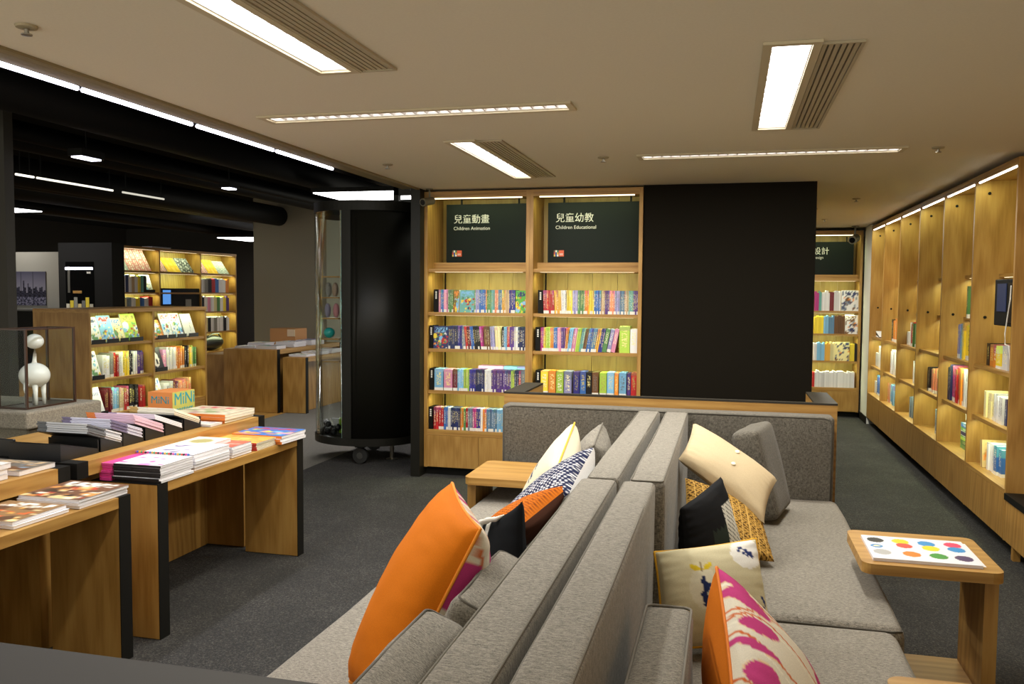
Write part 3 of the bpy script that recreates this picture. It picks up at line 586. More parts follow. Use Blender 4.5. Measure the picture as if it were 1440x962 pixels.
# white notice boxes, picture books and other things in the bays
def small_box(name, x0, x1, y0, y1, z0, z1, m, lb, cat): return tag(MB().rbox(x0, x1, y0, y1, z0, z1, .003, 1).build(name, m), lb, cat)
WB_ = plain('matt_white_card', 'dddbd2', .7)
small_box('card_box', X0 + .08, X0 + .1, 11.17, 11.36, .735, .90, WB_, 'small white card box beside the white wall, middle shelf', 'box')
small_box('card_box', X0 + .08, X0 + .1, 11.22, 11.365, .40, .55, WB_, 'small white card box on the lowest ledge by white wall', 'box')
small_box('card_box', X0 + .09, X0 + .2, 9.34, 9.54, 1.10, 1.235, plain('pale_card', 'c5c0b2', .7), 'pale card box on the upper shelf of the third bay', 'box')
small_box('speaker_box', X0 + .2, X0 + .3, 8.10, 8.20, 1.423, 1.62, plain('pale_grey_plastic', 'b9bdb8', .5), 'pale grey box on short shelf of the fourth bay', 'box')
small_box('card_box', X0 + .2, X0 + .26, 9.99, 10.05, 1.43, 1.60, WB_, 'slim white box on short shelf of the second bay', 'box')
t = thing('open_book', (X0 + .15, 11.2, 1.094), 'open books lying on the upper shelf by the white wall', 'book')
for k, a in enumerate((10, 22, 34)): bx(X0 + .06, X0 + .24, 11.0, 11.28, 1.095 + .018 * k, 1.101 + .018 * k, rot=Matrix.Rotation(math.radians(a * .35), 3, 'X')).build('leaf_block', [PAPER, BLACK][k == 1], t)
mb, cols = slab_art((X0 + .06, 6.60, .402), (.25, 0, 0), (0, .03, .19), .05, art(5, lin('d8bd84'), [lin('caa862'), lin('d7843a'), lin('d8bd84'), lin('b58f4f')], lin('c9a560')), 16, 14, lin('c9b07a'))
tag(mb.build('picture_book', VCOL, cols=cols), 'thick tan picture book standing on the lowest ledge under screen', 'book', 'picture books shown face out')
mb, cols = slab_art((X0 + .235, 6.30, .402), (.15, 0, 0), (0, .02, .21), .02, art(8, RGB['teal'], ARTPAL), 12, 12)
tag(mb.build('picture_book', VCOL, cols=cols), 'green and yellow picture book behind the white books, lowest ledge', 'book', 'picture books shown face out')
for k, c in enumerate(('green', 'green', 'lime', 'navy', 'green', 'blue')):
    book('hardback', (X0 + .12, 7.30, .40 + .034 * k), .30, .2, .032, tone(RGB[c], .2), f'{c} book lying flat, {ordn(k + 1)} from the bottom of the green pile', 'book', 'flat pile of green and blue books', rotz=-math.pi / 2)
t = thing('wire_basket', (X0 + .2, 7.26, .605), 'small white basket on the flat green pile', 'basket')
MB().prism([(7.16, .606), (7.34, .606), (7.39, .75), (7.13, .75)], 'x', X0 + .13, X0 + .30).build('basket_body', WHITE, t)
for k in range(3): bx(X0 + .1285, X0 + .1298, 7.18 + k * .055, 7.20 + k * .055, .64, .71).build('slot', BLACK, t)
MB().tube([(X0 + .125, 7.125, .752), (X0 + .305, 7.125, .752), (X0 + .305, 7.395, .752), (X0 + .125, 7.395, .752)], .006, 6, closed=True).build('rim', WHITE, t)
# wall screen with cable
t = thing('wall_screen', (1.85, 6.28, 1.40), 'black wall screen with a dangling white cable', 'screen')
MB().rbox(1.755, 1.845, 6.07, 6.50, 1.405, 1.715, .006, 2).build('housing', BLACK, t); bx(1.846, 2.08, 6.25, 6.32, 1.52, 1.58).build('mount', BLACK, t)
bx(1.750, 1.7545, 6.24, 6.43, 1.50, 1.685).build('display', emit('screen_glow', lin('3a4468'), .35), t)
bx(1.750, 1.7545, 6.09, 6.20, 1.43, 1.69).build('panel', plain('screen_panel', '23211e', .3), t)
MB().tube([(1.745, 6.12, 1.67), (1.735, 6.09, 1.58), (1.735, 6.13, 1.48), (1.735, 6.17, 1.36), (1.735, 6.16, 1.29), (1.74, 6.10, 1.285), (1.745, 6.08, 1.20)], .004, 6).build('cable', WHITE, t)
# low cabinet with black counter nearer than the last bay
t = thing('low_cabinet', (1.9, 5.2, 0), 'low oak cabinet with black counter at the picture edge', 'cabinet')
bx(X0 - .01, X1, 4.5, 5.85, .345, .385).build('counter', EDGE, t); bx(X0 + .01, X1, 4.5, 5.85, .08, .344).build('body', WZ, t)
for c in range(2): bx(X0, X0 + .009, 4.502 + c * .675, 5.173 + c * .675, .09, .34).build('door', WZ, t)
bx(X0 + .01, X0 + .05, 5.7, 5.74, 0, .079).build('foot', WZ, t); bx(X0 + .1, X1, 4.5, 5.69, 0, .079).build('plinth', BLACK, t)
tag(MB().rbox(X0 + .1, X0 + .3, 5.3, 5.55, .386, .392, .002, 1).build('leaflet', PAPER), 'white leaflet on the black counter', 'leaflet')

# ================================================================ SOFAS
def soft(amp=.004, sc=3.0, seed=0):
    def f(p):
        d = noise.noise_vector((p.x * sc + seed, p.y * sc, p.z * sc + seed * 2)); return p + d * amp
    return f
def piping(pts, parent, r=.0045, mat=None, closed=True, name='piping'): return MB().tube(pts, r, 6, closed=closed).build(name, mat or PIPE, parent, smooth=True)
def rect_path(x0, x1, y0, y1, z, r=.02):
    out = []
    for cx, cy, a0 in ((x1 - r, y1 - r, 0), (x0 + r, y1 - r, 90), (x0 + r, y0 + r, 180), (x1 - r, y0 + r, 270)):
        for k in range(5): a = math.radians(a0 + k * 22.5); out.append((cx + r * math.cos(a), cy + r * math.sin(a), z))
    return out
def sofa(side, y0, y1, sx0, sx1, bx0, bx1, label, back_top=.89, seat_z=.41):
    t = thing('sofa', ((sx0 + sx1) / 2, (y0 + y1) / 2, 0), label, 'sofa', 'back to back grey sofas')
    sd = y0 * 3 + side
    MB().rbox(min(sx0, sx1) + .06, max(sx0, sx1) - .06, y0 + .02, y1 - .02, .045, .20, .01, 1).build('base', plain('sofa_base', '211f1c', .9), t)
    MB().rbox(sx0, sx1, y0 + .003, y1 - .003, .17, seat_z, .045, 4, fn=soft(.008, 2.2, sd), sub=6).build('seat_cushion', SOFA, t, smooth=True)
    if side > 0: piping([(sx1 - .004, y1 - .05, seat_z - .035), (sx1 - .012, y1 - .02, seat_z - .03), (sx1 - .012, y0 + .03, seat_z - .022), (sx1 - .05, y0 + .008, seat_z - .018), (bx1, y0 + .006, seat_z - .012)], t, .004, closed=False)
    else: piping([(sx0 + .012, y1 - .03, seat_z - .022), (sx0 + .012, y0 + .03, seat_z - .022), (sx0 + .05, y0 + .008, seat_z - .018), (bx0, y0 + .006, seat_z - .012)], t, .004, closed=False)
    bk = MB().rbox(bx0, bx1, y0 + .006, y1 - .006, seat_z - .2, back_top, .018, 3, fn=soft(.006, 1.8, sd + 5), sub=6).build('back_cushion', SOFA, t, smooth=True)
    piping(rect_path(bx0 + .008, bx1 - .008, y0 + .014, y1 - .014, back_top - .004, .015), bk, .0035, mat=plain('grey_piping', '6a655c', .9))
    for x in (sx0 + .1, sx1 - .1):
        for y in (y0 + .15, y1 - .15): MB().lathe([(.02, 0), (.025, .046), (0, .046)], (x, y, 0), 12).build('foot', BLACK, t)
    return t
sofa(-1, 3.255, 5.245, -1.385, -.53, -.525, -.395, 'grey sofa on the window side of the divide, far section')
sofa(-1, 1.30, 3.245, -1.385, -.545, -.54, -.40, 'grey sofa facing the book tables, near section')
sofa(1, 3.255, 5.245, -.215, .64, -.36, -.222, 'grey sofa facing the wall shelving, far section')
sofa(1, 1.30, 3.245, -.25, .605, -.379, -.256, 'grey sofa facing the wall shelving, near section')
for o in bpy.data.objects:
    if o.get('label') == 'grey sofa on the window side of the divide, far section': o['label'] = 'grey sofa facing the book tables, far section'
t = thing('sofa_end_panel', (-.39, 5.33, 0), 'long dark grey upholstered end panel behind both sofas', 'sofa')
MB().rbox(-1.39, .61, 5.255, 5.415, .08, .89, .022, 3, sub=5, fn=soft(.003, 2, 3)).build('panel', SOFA_D, t, smooth=True)
piping([(-1.375, 5.258, .12), (-1.375, 5.258, .84), (-1.36, 5.258, .872), (-1.33, 5.258, .882), (.55, 5.258, .882), (.58, 5.258, .872), (.595, 5.258, .84), (.595, 5.258, .12)], t, .005, closed=False)
for x in (-1.25, .47): MB().lathe([(.02, 0), (.025, .08), (0, .08)], (x, 5.335, 0), 12).build('foot', BLACK, t)
# open-topped oak ledge box behind the sofas, dark rim
t = thing('low_ledge', (-.4, 5.73, 0), 'low oak ledge with dark rim and two end arms behind sofas', 'ledge')
lx0, lx1, ly0, ly1, lz = -1.42, .64, 5.425, 6.04, .952
bx(lx0, lx1, ly0, ly0 + .03, .0, lz - .012).build('front_board', WX, t)
bx(lx0, lx0 + .13, ly0 + .031, ly1 - .001, 0, lz - .012).build('end_board', WY, t); bx(lx1 - .13, lx1, ly0 + .031, ly1 - .001, 0, lz - .012).build('end_board', WY, t)
m = MB(); m.box(lx0 - .002, lx0 + .13, ly0 - .002, ly1, lz - .0115, lz); m.box(lx1 - .13, lx1 + .002, ly0 - .002, ly1, lz - .0115, lz); m.box(lx0 + .13, lx1 - .13, ly0 - .002, ly0 + .035, lz - .0115, lz)
m.build('rim', GREYTOP, t)
t = thing('low_ledge', (-.4, .95, 0), 'dark-topped ledge corner at the picture bottom', 'ledge')
bx(-1.75, .64, .72, 1.26, .935, .955).build('rim', GREYTOP, t); bx(-1.73, .62, .73, 1.25, 0, .934).build('front_board', WX, t)

# ================================================================ CUSHIONS
def pillow(name, A, B, C, D, T1, T2, label, f1=None, f2=None, m1=None, m2=None, pipe=None, n=40, pinch=.045, seed=1, group='loose cushions on the sofas', wr=.004):
    """cushion stretched between four seam corners; side 1 bulges along AB x AD, side 2 the other way"""
    A, B, C, D = map(Vector, (A, B, C, D)); nrm = (B - A + C - D).cross(D - A + C - B).normalized()
    def P(u, v):
        uu = .5 + (u - .5) * (1 - pinch * (1 - (2 * v - 1) ** 2)); vv = .5 + (v - .5) * (1 - pinch * (1 - (2 * u - 1) ** 2))
        return A * (1 - uu) * (1 - vv) + B * uu * (1 - vv) + C * uu * vv + D * (1 - uu) * vv
    def h(u, v):
        a = max(0, 1 - (2 * u - 1) ** 2); b = max(0, 1 - (2 * v - 1) ** 2); return (a * b) ** .40
    mb = MB(); cols = []
    for sgn, T, f in ((1, T1, f1), (-1, T2, f2)):
        vs = []
        for j in range(n + 1):
            for i in range(n + 1):
                u, v = i / n, j / n; k = h(u, v); p = P(u, v)
                q = noise.noise((p.x * 9 + seed, p.y * 9, p.z * 9 + sgn * 7)); r = noise.noise((u * 16 + seed, v * 5, seed)) * (1 - k) * 1.6
                p = p + nrm * sgn * (T * k + (q * .8 + r) * wr * min(1, k * 3)); vs.append(p); cols.append(f(u, v) if f else (.5, .5, .5))
        fs = [(j * (n + 1) + i, j * (n + 1) + i + 1, (j + 1) * (n + 1) + i + 1, (j + 1) * (n + 1) + i) for j in range(n) for i in range(n)]
        mb.add(vs, fs, 0 if sgn > 0 else 1)
    o = mb.build(name, [m1 or VFAB, m2 or m1 or VFAB], smooth=True, cols=cols)
    global PSURF; PSURF = (lambda u, v: P(u, v) + nrm * T1 * h(u, v), nrm)
    tag(o, label, 'cushion', group)
    if pipe:
        ring = [P(i / n, 0) for i in range(n)] + [P(1, i / n) for i in range(n)] + [P(1 - i / n, 1) for i in range(n)] + [P(0, 1 - i / n) for i in range(n)]
        piping(ring, o, .005, pipe)
    return o
K = lin
def mat_fab(name, c, s=.9): return fabric(name, c, c, 500, .2)
def const(c): return lambda u, v: c
ORANGE, PINK, CREAM, NAVY = K('d27212'), K('c23f80'), K('e6dcc4'), K('20264a')
def seg_d(u, v, x0, y0, x1, y1):
    dx, dy = x1 - x0, y1 - y0; k = max(0, min(1, ((u - x0) * dx + (v - y0) * dy) / (dx * dx + dy * dy))); return math.hypot(u - x0 - k * dx, v - y0 - k * dy)
def ell(u, v, x, y, a, b, r=0):
    c, s = math.cos(math.radians(r)), math.sin(math.radians(r)); du, dv = u - x, v - y; p = du * c + dv * s; q = -du * s + dv * c; return (p / a) ** 2 + (q / b) ** 2
def petals(u, v):
    c = K('e2d9c8')
    for k in range(6):
        yy = .1 + k * .17 + .09 * math.sin(u * 5 + k * 1.7)
        if abs(v - yy) < .009: c = K('cf6a34')
        if abs(v - yy - .05) < .006: c = K('f1ead8')
    for x, y, a, b, r in ((.06, .05, .16, .10, 30), (.16, .24, .17, .075, 10), (.19, .44, .15, .06, -5), (.13, .60, .18, .03, 8), (.17, .78, .13, .085, 0), (.30, .97, .13, .09, 0),
                          (.72, .22, .055, .20, -18), (.80, .52, .065, .22, -14), (.70, .80, .06, .20, -20), (.93, .75, .05, .2, -10), (.5, .9, .05, .12, -20), (.95, .38, .05, .14, -12)):
        e = ell(u, v, x, y, a, b, r)
        if e < 1: c = PINK if e > .12 or True else c
        if 1 <= e < 1.12: c = K('e9c9a0')
    return c

def pil(name, A, B, C, D, Tf, Tb, label, ff, fb, **k):
    """front side is the one that faces the room above the seat: choose the order so that AB x AD points to it"""
    return pillow(name, A, B, C, D, Tf, Tb, label, ff, fb, **k)
# right-hand sofa
pil('cushion', (-.02, 2.55, .80), (.03, 2.02, .63), (.29, 1.95, .46), (.245, 2.42, .53), .085, .21, 'pink petal print cushion with orange back, shelving side', lambda u, v: petals(v, u), const(ORANGE), pipe=plain('orange_piping', 'd9750f', .8), seed=2, n=72, pinch=.05)
def berries(u, v):
    c = K('d2c9a8')
    if ell(u, v, .84, .16, .17, .17) < 1: c = K('eceae6')
    if ell(u, v, .36, .48, .13, .22) < 1: c = K('dcd5bd')
    for x, y, r in ((.30, .27, 35), (.42, .27, -35)):
        if ell(u, v, x, y, .055, .025, r) < 1: c = K('d9bd2c')
    if seg_d(u, v, .36, .22, .37, .40) < .006: c = K('8d7a5a')
    for k in range(13):
        a = k * 2.4; x = .37 + .06 * math.cos(a) * ((k % 4) / 3); y = .40 + .022 * k
        if ell(u, v, x, y, .021, .03, k * 40) < 1: c = K('1f2a55')
    for k in range(10):
        x = .76 + .016 * k + .02 * math.sin(k * 2); y = .10 + .012 * k + .03 * math.cos(k * 1.9)
        if ell(u, v, x, y, .018, .02, k * 30) < 1: c = K('27356b')
    for k in range(7):
        if ell(u, v, .93 + .012 * (k % 3), .60 + .03 * k, .014, .02) < 1: c = K('27356b')
    return c
pil('cushion', (-.235, 2.98, .70), (-.19, 2.78, .44), (.17, 2.92, .43), (.11, 3.16, .725), .08, .07, 'cream cushion with blue berries and yellow piping', lambda u, v: berries(v, u), const(K('cfc6a6')), pipe=plain('yellow_piping', 'd9a31c', .8), seed=4, n=64)
def tuft(u, v):   # black with white stitched fan and dark green field
    c = K('15161a')
    if u > .38 and v > .42 + .05 * abs(math.sin(u * 40)): c = K('2c352f')
    if .70 - .14 * v < u < .98 and abs(math.sin((v * 1.1 - u * .9) * 48)) > .30 and u > .66 and v > .22: c = K('dcdad0')
    return c
pil('cushion', (-.165, 3.38, .765), (-.15, 3.33, .46), (.10, 3.70, .45), (-.02, 3.80, .81), .05, .07, 'black cushion with white stitched fan, shelving side', lambda u, v: tuft(v, u), const(K('131417')), seed=6, n=64, pinch=.06)
def woven(u, v):
    k = math.sin(u * 150) * math.sin(v * 90 + (1 if int(u * 24) % 2 else 0) * 1.5); c = K('b98f45') if k > -.15 else K('4b3212')
    return c if abs(math.sin(v * 34)) > .22 else K('d2a95c')
pil('cushion', (-.185, 4.10, .73), (-.17, 3.76, .50), (.215, 3.86, .435), (.15, 4.2, .60), .06, .05, 'golden woven cushion under the cream buttoned one', woven, woven, seed=8, n=90)
pil('cushion', (-.17, 4.55, .925), (-.225, 4.2, .80), (.175, 4.02, .56), (.24, 4.25, .715), .085, .07, 'plain cream cushion with buttoned flap, shelving side', lambda u, v: K('c9b594') if abs(v - .56) > .008 else K('a38f6c'), const(K('c2ae8c')), seed=9, pinch=.06)
cb = [o for o in bpy.data.objects if o.get('label', '').startswith('plain cream')][0]; PS, PN = PSURF
for u, v in ((.62, .55), (.28, .55)):
    m = MB().lathe([(0, -.002), (.010, -.001), (.0115, .002), (.009, .0045), (0, .005)], (0, 0, 0), 14); q = PN.to_track_quat('Z', 'Y').to_matrix(); c = PS(u, v) + PN * .003
    m.v = [tuple(q @ Vector(p) + c) for p in m.v]; m.build('button', plain('button_ivory', 'efe3c2', .4), cb)
m = MB().rbox(-.075, .075, -.2, .2, -.24, .24, .035, 3, sub=4, fn=soft(.006, 5, 2))
R = Matrix.Rotation(math.radians(-14), 4, 'Z') @ Matrix.Rotation(math.radians(-15), 4, 'Y')
m.v = [tuple(Vector((.19, 4.78, .655)) + (R @ Vector(p))) for p in m.v]
o = m.build('cushion', SOFA_D, smooth=True); tag(o, 'dark grey boxy cushion behind the cream buttoned one', 'cushion', 'loose cushions on the sofas')
m = MB().rbox(-.215, -.075, 1.5, 2.40, .415, .735, .03, 3, sub=4, fn=soft(.008, 4, 7)); o = m.build('cushion', SOFA, smooth=True); tag(o, 'grey boxy cushion beside the pink petal cushion', 'cushion', 'loose cushions on the sofas')
piping(rect_path(-.207, -.083, 1.51, 2.39, .728, .02), o, .004, mat=plain('grey_piping_b', '77726a', .9))
# left-hand sofa
def petals2(u, v): return petals(u, v)
pil('cushion', (-.87, 2.66, .975), (-1.08, 2.32, .43), (-.835, 2.0, .50), (-.645, 2.22, .955), .11, .17, 'big plain orange cushion with pink petal reverse', const(ORANGE), petals2, pipe=plain('orange_piping_b', 'e08a22', .8), seed=11, n=64, pinch=.05, wr=.006)
def tuft2(u, v):
    c = K('1b1d20')
    if abs(math.sin(u * 14)) > .85 and v < .2 and u < .4: c = K('dcdad2')
    return c
pil('cushion', (-.86, 2.96, .765), (-.9, 2.92, .44), (-.63, 2.76, .47), (-.68, 2.86, .88), .05, .06, 'black cushion with white tufts beside the orange cushion', lambda u, v: tuft2(v, u), lambda u, v: tuft2(v, u), seed=12, pinch=.09)
for k, (x, y, z, l) in enumerate(((-.80, 2.90, .79, .05), (-.83, 2.92, .775, .04), (-.855, 2.94, .755, .025))):
    MB().tube([(x - .03, y - .03, z + .005), (x - .01, y - .035, z + .012), (x + l * .4, y - .03, z + .015), (x + l, y - .02, z + .03)], .008, 6, rs=[.003, .009, .009, .003]).build('white_tuft', plain('tuft_white', 'e8e4da', .9), [o for o in bpy.data.objects if o.get('label', '').startswith('black cushion with white tufts')][0], smooth=True)
def knit(u, v): return K('c96a0c') if math.sin(u * 130) * math.sin(v * 130) > -.2 else K('7d3a05')
pil('cushion', (-.70, 2.92, .775), (-1.02, 2.98, .50), (-.95, 3.36, .50), (-.595, 3.30, .84), .07, .10, 'orange knitted cushion with brown reverse', const(K('5e3a2c')), knit, seed=14, n=72)
def dashes(u, v):
    r = int(v * 26); return K('dedde2') if math.sin(u * 170 + r * 2.1) > (.1 + .5 * math.sin(r * 1.3)) and abs((v * 26) % 1 - .5) < .3 else NAVY
pil('cushion', (-.585, 3.24, .825), (-1.0, 3.38, .47), (-.97, 3.80, .47), (-.545, 3.60, .945), .15, .10, 'navy stitched cushion with plain white reverse', const(K('e9e8ea')), dashes, seed=15, n=90)
def cream2(u, v): return K('26365a') if ell(u, v, .35, .3, .05, .14, 30) < 1 and math.sin(u * 90) > -.3 else K('e2d8be')
pil('cushion', (-.76, 3.88, .78), (-1.0, 3.95, .44), (-.92, 4.35, .45), (-.735, 4.2, .955), .14, .09, 'cream cushion with yellow piping by the oak side table', const(K('e6dcc6')), cream2, pipe=plain('yellow_piping_b', 'd9b53c', .8), seed=16, n=50)
pil('cushion', (-.66, 4.35, .82), (-.88, 4.4, .43), (-.86, 4.82, .43), (-.66, 4.66, .89), .15, .08, 'grey cushion in the far corner, table side sofa', None, None, m1=SOFA, m2=SOFA, pipe=plain('grey_piping_c', '6f6a62', .9), seed=18)
for (y0, y1, cx, cz, lb) in ((2.0, 2.44, -.685, .62, 'grey cushion wedged behind the big orange cushion'), (1.36, 1.90, -.72, .635, 'grey cushion at the picture bottom, table side sofa')):
    m = MB().rbox(-.06, .06, y0, y1, -.22, .22, .028, 3, sub=4, fn=soft(.009, 6, y0)); ring = rect_path(-.05, .05, y0 + .012, y1 - .012, .214, .02); R = Matrix.Rotation(math.radians(24), 4, 'Y'); mv = lambda p: tuple(R @ Vector((p[0], 0, p[2])) + Vector((cx, p[1], cz)))
    m.v = [mv(p) for p in m.v]; o = m.build('cushion', SOFA, smooth=True); tag(o, lb, 'cushion', 'loose cushions on the sofas'); piping([mv(p) for p in ring], o, .004, mat=plain('grey_piping_d', '5f5a53', .9))

# ================================================================ SIDE TABLES
def rounded(x0, x1, y0, y1, r, n=5):
    out = []
    for cx, cy, a0 in ((x1 - r, y1 - r, 0), (x0 + r, y1 - r, 90), (x0 + r, y0 + r, 180), (x1 - r, y0 + r, 270)):
        for k in range(n + 1): a = math.radians(a0 + k * 90 / n); out.append((cx + r * math.cos(a), cy + r * math.sin(a)))
    return out
def c_table(x0, x1, y0, y1, z, colx, label):
    t = thing('side_table', ((x0 + x1) / 2, (y0 + y1) / 2, 0), label, 'side table', 'oak side tables over the sofa seats')
    MB().prism(rounded(x0, x1, y0, y1, .045), 'z', z - .042, z).build('table_top', WX, t)
    bx(colx, colx + .05, y0 + .07, y1 - .08, .036, z - .0425).build('column', WZ, t)
    MB().prism(rounded(x0 + .05, x1, y0 + .06, y1 - .07, .02), 'z', .0, .035).build('foot', WX, t)
    return t
c_table(.53, 1.04, 3.555, 4.06, .55, .985, 'oak side table holding the paint dot book')
c_table(.44, .95, 2.0, 2.51, .55, .895, 'oak side table cut off at the picture bottom')
c_table(-1.445, -.92, 4.62, 5.14, .55, -1.443, 'oak side table over the seat near the oak bookcase')
DOTS = [(.12, .80, '1a1a1c', .085), (.37, .80, 'e8c11c', .085), (.38, .62, 'd4483a', .08), (.62, .78, '2f86c4', .085), (.63, .58, 'ecc81f', .085), (.88, .80, 'd63a62', .085), (.88, .60, '2f86c4', .085),
        (.12, .28, 'a5a5a6', .085), (.40, .27, 'e8781e', .085), (.65, .26, '3c8c34', .085), (.88, .24, '4a3560', .085), (.10, .53, '3b7fb8', .06)]
def palette(u, v):
    c = K('dedfe6')
    for x, y, col, r in DOTS:
        if ((u - x) / r) ** 2 + ((v - y) / (r * 1.35)) ** 2 < 1: c = K(col)
    if ell(u, v, .10, .53, .035, .03) < 1: c = K('e8d9a0')
    return c
mb, cols = slab_art((.575, 3.60, .563), (.395, 0, 0), (0, .335, 0), .0125, palette, 90, 70, K('d9d8e2'))
tag(mb.build('picture_book', VCOL, cols=cols), 'white book with rows of coloured paint dots on side table', 'book', 'picture books')
mb = MB().box(.60, .99, 3.63, 3.95, .5503, .5505); tag(mb.build('paper_sheet', PAPER), 'white sheet under the paint dot book', 'paper')

# ================================================================ BOOK TABLES ON THE LEFT
TZ, HZ = .72, .826
def low_table(y0, y1, label, near_leg=True):
    t = thing('display_table', (-2.65, (y0 + y1) / 2, 0), label, 'display table', 'oak display tables with black edges')
    xa, xb = -2.845, -2.49
    def leg(a, b):
        l = bx(xa, xb - .004, a, b, 0.004, TZ - .004).build('leg_panel', WZ, t)
        m = MB(); m.box(xb - .0038, xb, a - .0008, b + .0008, 0, TZ); m.box(xa, xb - .004, a - .0008, b + .0008, TZ - .0038, TZ); m.build('black_edge', EDGE, l)
    leg(y1 - .07, y1)
    if near_leg: leg(y0, y0 + .07)
    bx(xa, xb - .002, (y0 + .0705) if near_leg else y0, y1 - .0705, TZ - .046, TZ - .001).build('table_top', WY, t)
    return t
def high_table(y0, y1, label, x0=-3.62):
    t = thing('display_table', (-3.25, (y0 + y1) / 2, 0), label, 'display table', 'oak display tables with black edges')
    xb = -2.90; X = -2.795
    for a, b in ((y0, y0 + .07), (y1 - .07, y1)):
        l = bx(x0, xb - .004, a, b, .004, HZ - .075).build('leg_panel', WZ, t)
        bx(x0, X, a, b, HZ - .0745, HZ).build('black_end', EDGE, t)
    bx(x0, X - .001, y0 + .0705, y1 - .0705, HZ - .068, HZ - .001).build('table_top', WY, t)
    bx(-3.18, -3.16, y0 + .0705, y1 - .0705, .004, HZ - .0685).build('spine_panel', WZ, t)
low_table(3.335, 4.70, 'low oak display table with black spined and orange books')
low_table(1.3, 3.15, 'low oak display table cut off by the picture edge', near_leg=True)
high_table(3.19, 4.78, 'raised oak display table carrying the black magazine racks')
high_table(1.3, 3.15, 'raised oak display table cut off by the picture edge')

def pile(x0, x1, y0, y1, z, n, th, cover, what, seed=0, edge=None, jit=.006, pal=None, group=None, cat='magazine', name='magazine', spine=None, skew=0.0):
    """n magazines lying flat on each other; each is its own object: pages, cover, spine"""
    r = random.Random(seed); zz = z + .0004
    for k in range(n):
        dx, dy = r.uniform(-jit, jit), r.uniform(-jit, jit); top = k == n - 1
        lb = (f'top {what}' if top else f'{ordn(k + 1)} from below, under the {what}') if n > 1 else what
        t = thing(name, ((x0 + x1) / 2 + dx, (y0 + y1) / 2 + dy, zz), lb, cat, group or 'magazines piled on the display tables')
        t.rotation_euler[2] = r.uniform(-.02, .02) + skew
        a, b, c, d = x0 + dx, x1 + dx, y0 + dy, y1 + dy
        bx(a + .001, b - .002, c + .002, d - .002, zz + .0008, zz + th - .0016).build('pages', edge or PAPER, t)
        if top:
            mb, cols = slab_art((a, c, zz + th - .0003), (b - a, 0, 0), (0, d - c, 0), .001, cover, 26, 26, (.7, .7, .7)); mb.build('cover', VCOL, t, cols=cols)
        else: bx(a, b, c, d, zz + th - .0014, zz + th - .0004).build('cover', edge or PAPER, t)
        if spine is not None: bx(a - .0015, a + .0008 if spine[1] == 'x' else b, c - .0015, (d if spine[1] == 'x' else c + .0008), zz + .0004, zz + th - .0006).build('spine', spine[0], t)
        zz += th + .0004
    return zz
C_ = lambda *k: [RGB[x] for x in k]
# nearest low table
pile(-2.80, -2.50, 2.86, 3.15, TZ, 3, .013, art(3, lin('6d4a32'), [lin('3a2a20'), lin('c98b4a'), lin('e2c08a'), lin('b8452a'), lin('e6ded0')], lin('eee8dc')), 'glossy magazine with brown food cover, table corner', 1)
pile(-2.80, -2.52, 2.55, 2.82, TZ, 2, .014, art(4, lin('8a6a44'), [lin('d8a04a'), lin('e8cf9c'), lin('5a3c26'), lin('c4622e')], lin('eee8dc')), 'glossy magazine with amber cover beside the food magazine', 2)
pile(-2.82, -2.53, 2.22, 2.50, TZ, 5, .014, art(9, lin('bcd2da'), C_('skyblue', 'white', 'slate')), 'pale blue magazine at the picture edge', 3)
pile(-3.20, -2.83, 2.55, 2.86, HZ, 3, .022, art(12, lin('d8d4d0'), C_('white', 'slate', 'cream')), 'thick white book on raised table at picture edge', 4, name='hardback', cat='book')
pile(-3.16, -2.83, 2.90, 3.10, HZ, 1, .022, art(14, lin('6d665c'), C_('slate', 'brown', 'tan')), 'single grey covered book on raised table end', 5, name='hardback', cat='book')
mb, cols = slab_art((-3.36, 2.86, HZ + .002), (.2, 0.05, 0), (-.04, .05, .22), .01, lambda u, v: RGB['blue'] if v < .2 else (RGB['white'] if noise.noise((u * 6, v * 6, 2)) > -.2 else RGB['skyblue']), 14, 16)
tag(mb.build('picture_book', VCOL, cols=cols), 'white and blue book standing on raised table, picture edge', 'book', 'picture books shown face out')
# second low table
BLK = plain('black_spine', '15151a', .45); PNK = plain('pink_spine', 'd8418f', .5); ORG = plain('orange_spine', 'd8762a', .5); REDS = plain('red_spine', 'b8342c', .5)
zz = pile(-2.735, -2.49, 3.35, 3.60, TZ, 7, .0115, art(21, lin('ece6ea'), [lin('d88ac0'), lin('f2eef0'), lin('b84a9a'), lin('e6d8e0')], lin('f2eef0')), 'colouring book with black spine, table near end', 6, spine=(BLK, 'y'), name='paperback', cat='book', group='black spined books on the table')
pile(-2.805, -2.74, 3.345, 3.60, TZ, 7, .0112, const(K('d8418f')), 'pink notebook edge beside the black spined pile', 7, edge=PNK, name='notebook', cat='notebook', group='pink notebooks on the table')
t = thing('bead_band', (-2.66, 3.60, zz), 'band of coloured beads on the colouring book', 'beads')
for k in range(26): MB().lathe([(0, -.006), (.0062, -.003), (.0062, .003), (0, .006)], (-2.80 + k * .0118, 3.585 + .002 * math.sin(k), zz + .0065), 8).build('bead', plain('bead_%d' % (k % 6), ['c23a8a', '3a6ab8', 'e0a02a', '2f9a6a', 'd04a3a', '20202a'][k % 6], .4), t)
pile(-2.80, -2.50, 3.63, 3.93, TZ, 5, .016, art(25, lin('e9e4ec'), [lin('d8d0de'), lin('f0ecf2'), lin('5a4a8a'), lin('e6dfe8')], lin('e6dfe8')), 'white colouring book in the middle of the table', 8, name='paperback', cat='book', group='white books on the table')
zz = pile(-2.80, -2.51, 3.97, 4.16, TZ, 4, .015, art(27, lin('e0604c'), [lin('e8735c'), lin('f0a090')]), 'red covered white book beside the orange pile', 9, name='paperback', cat='book', group='red covered books on the table')
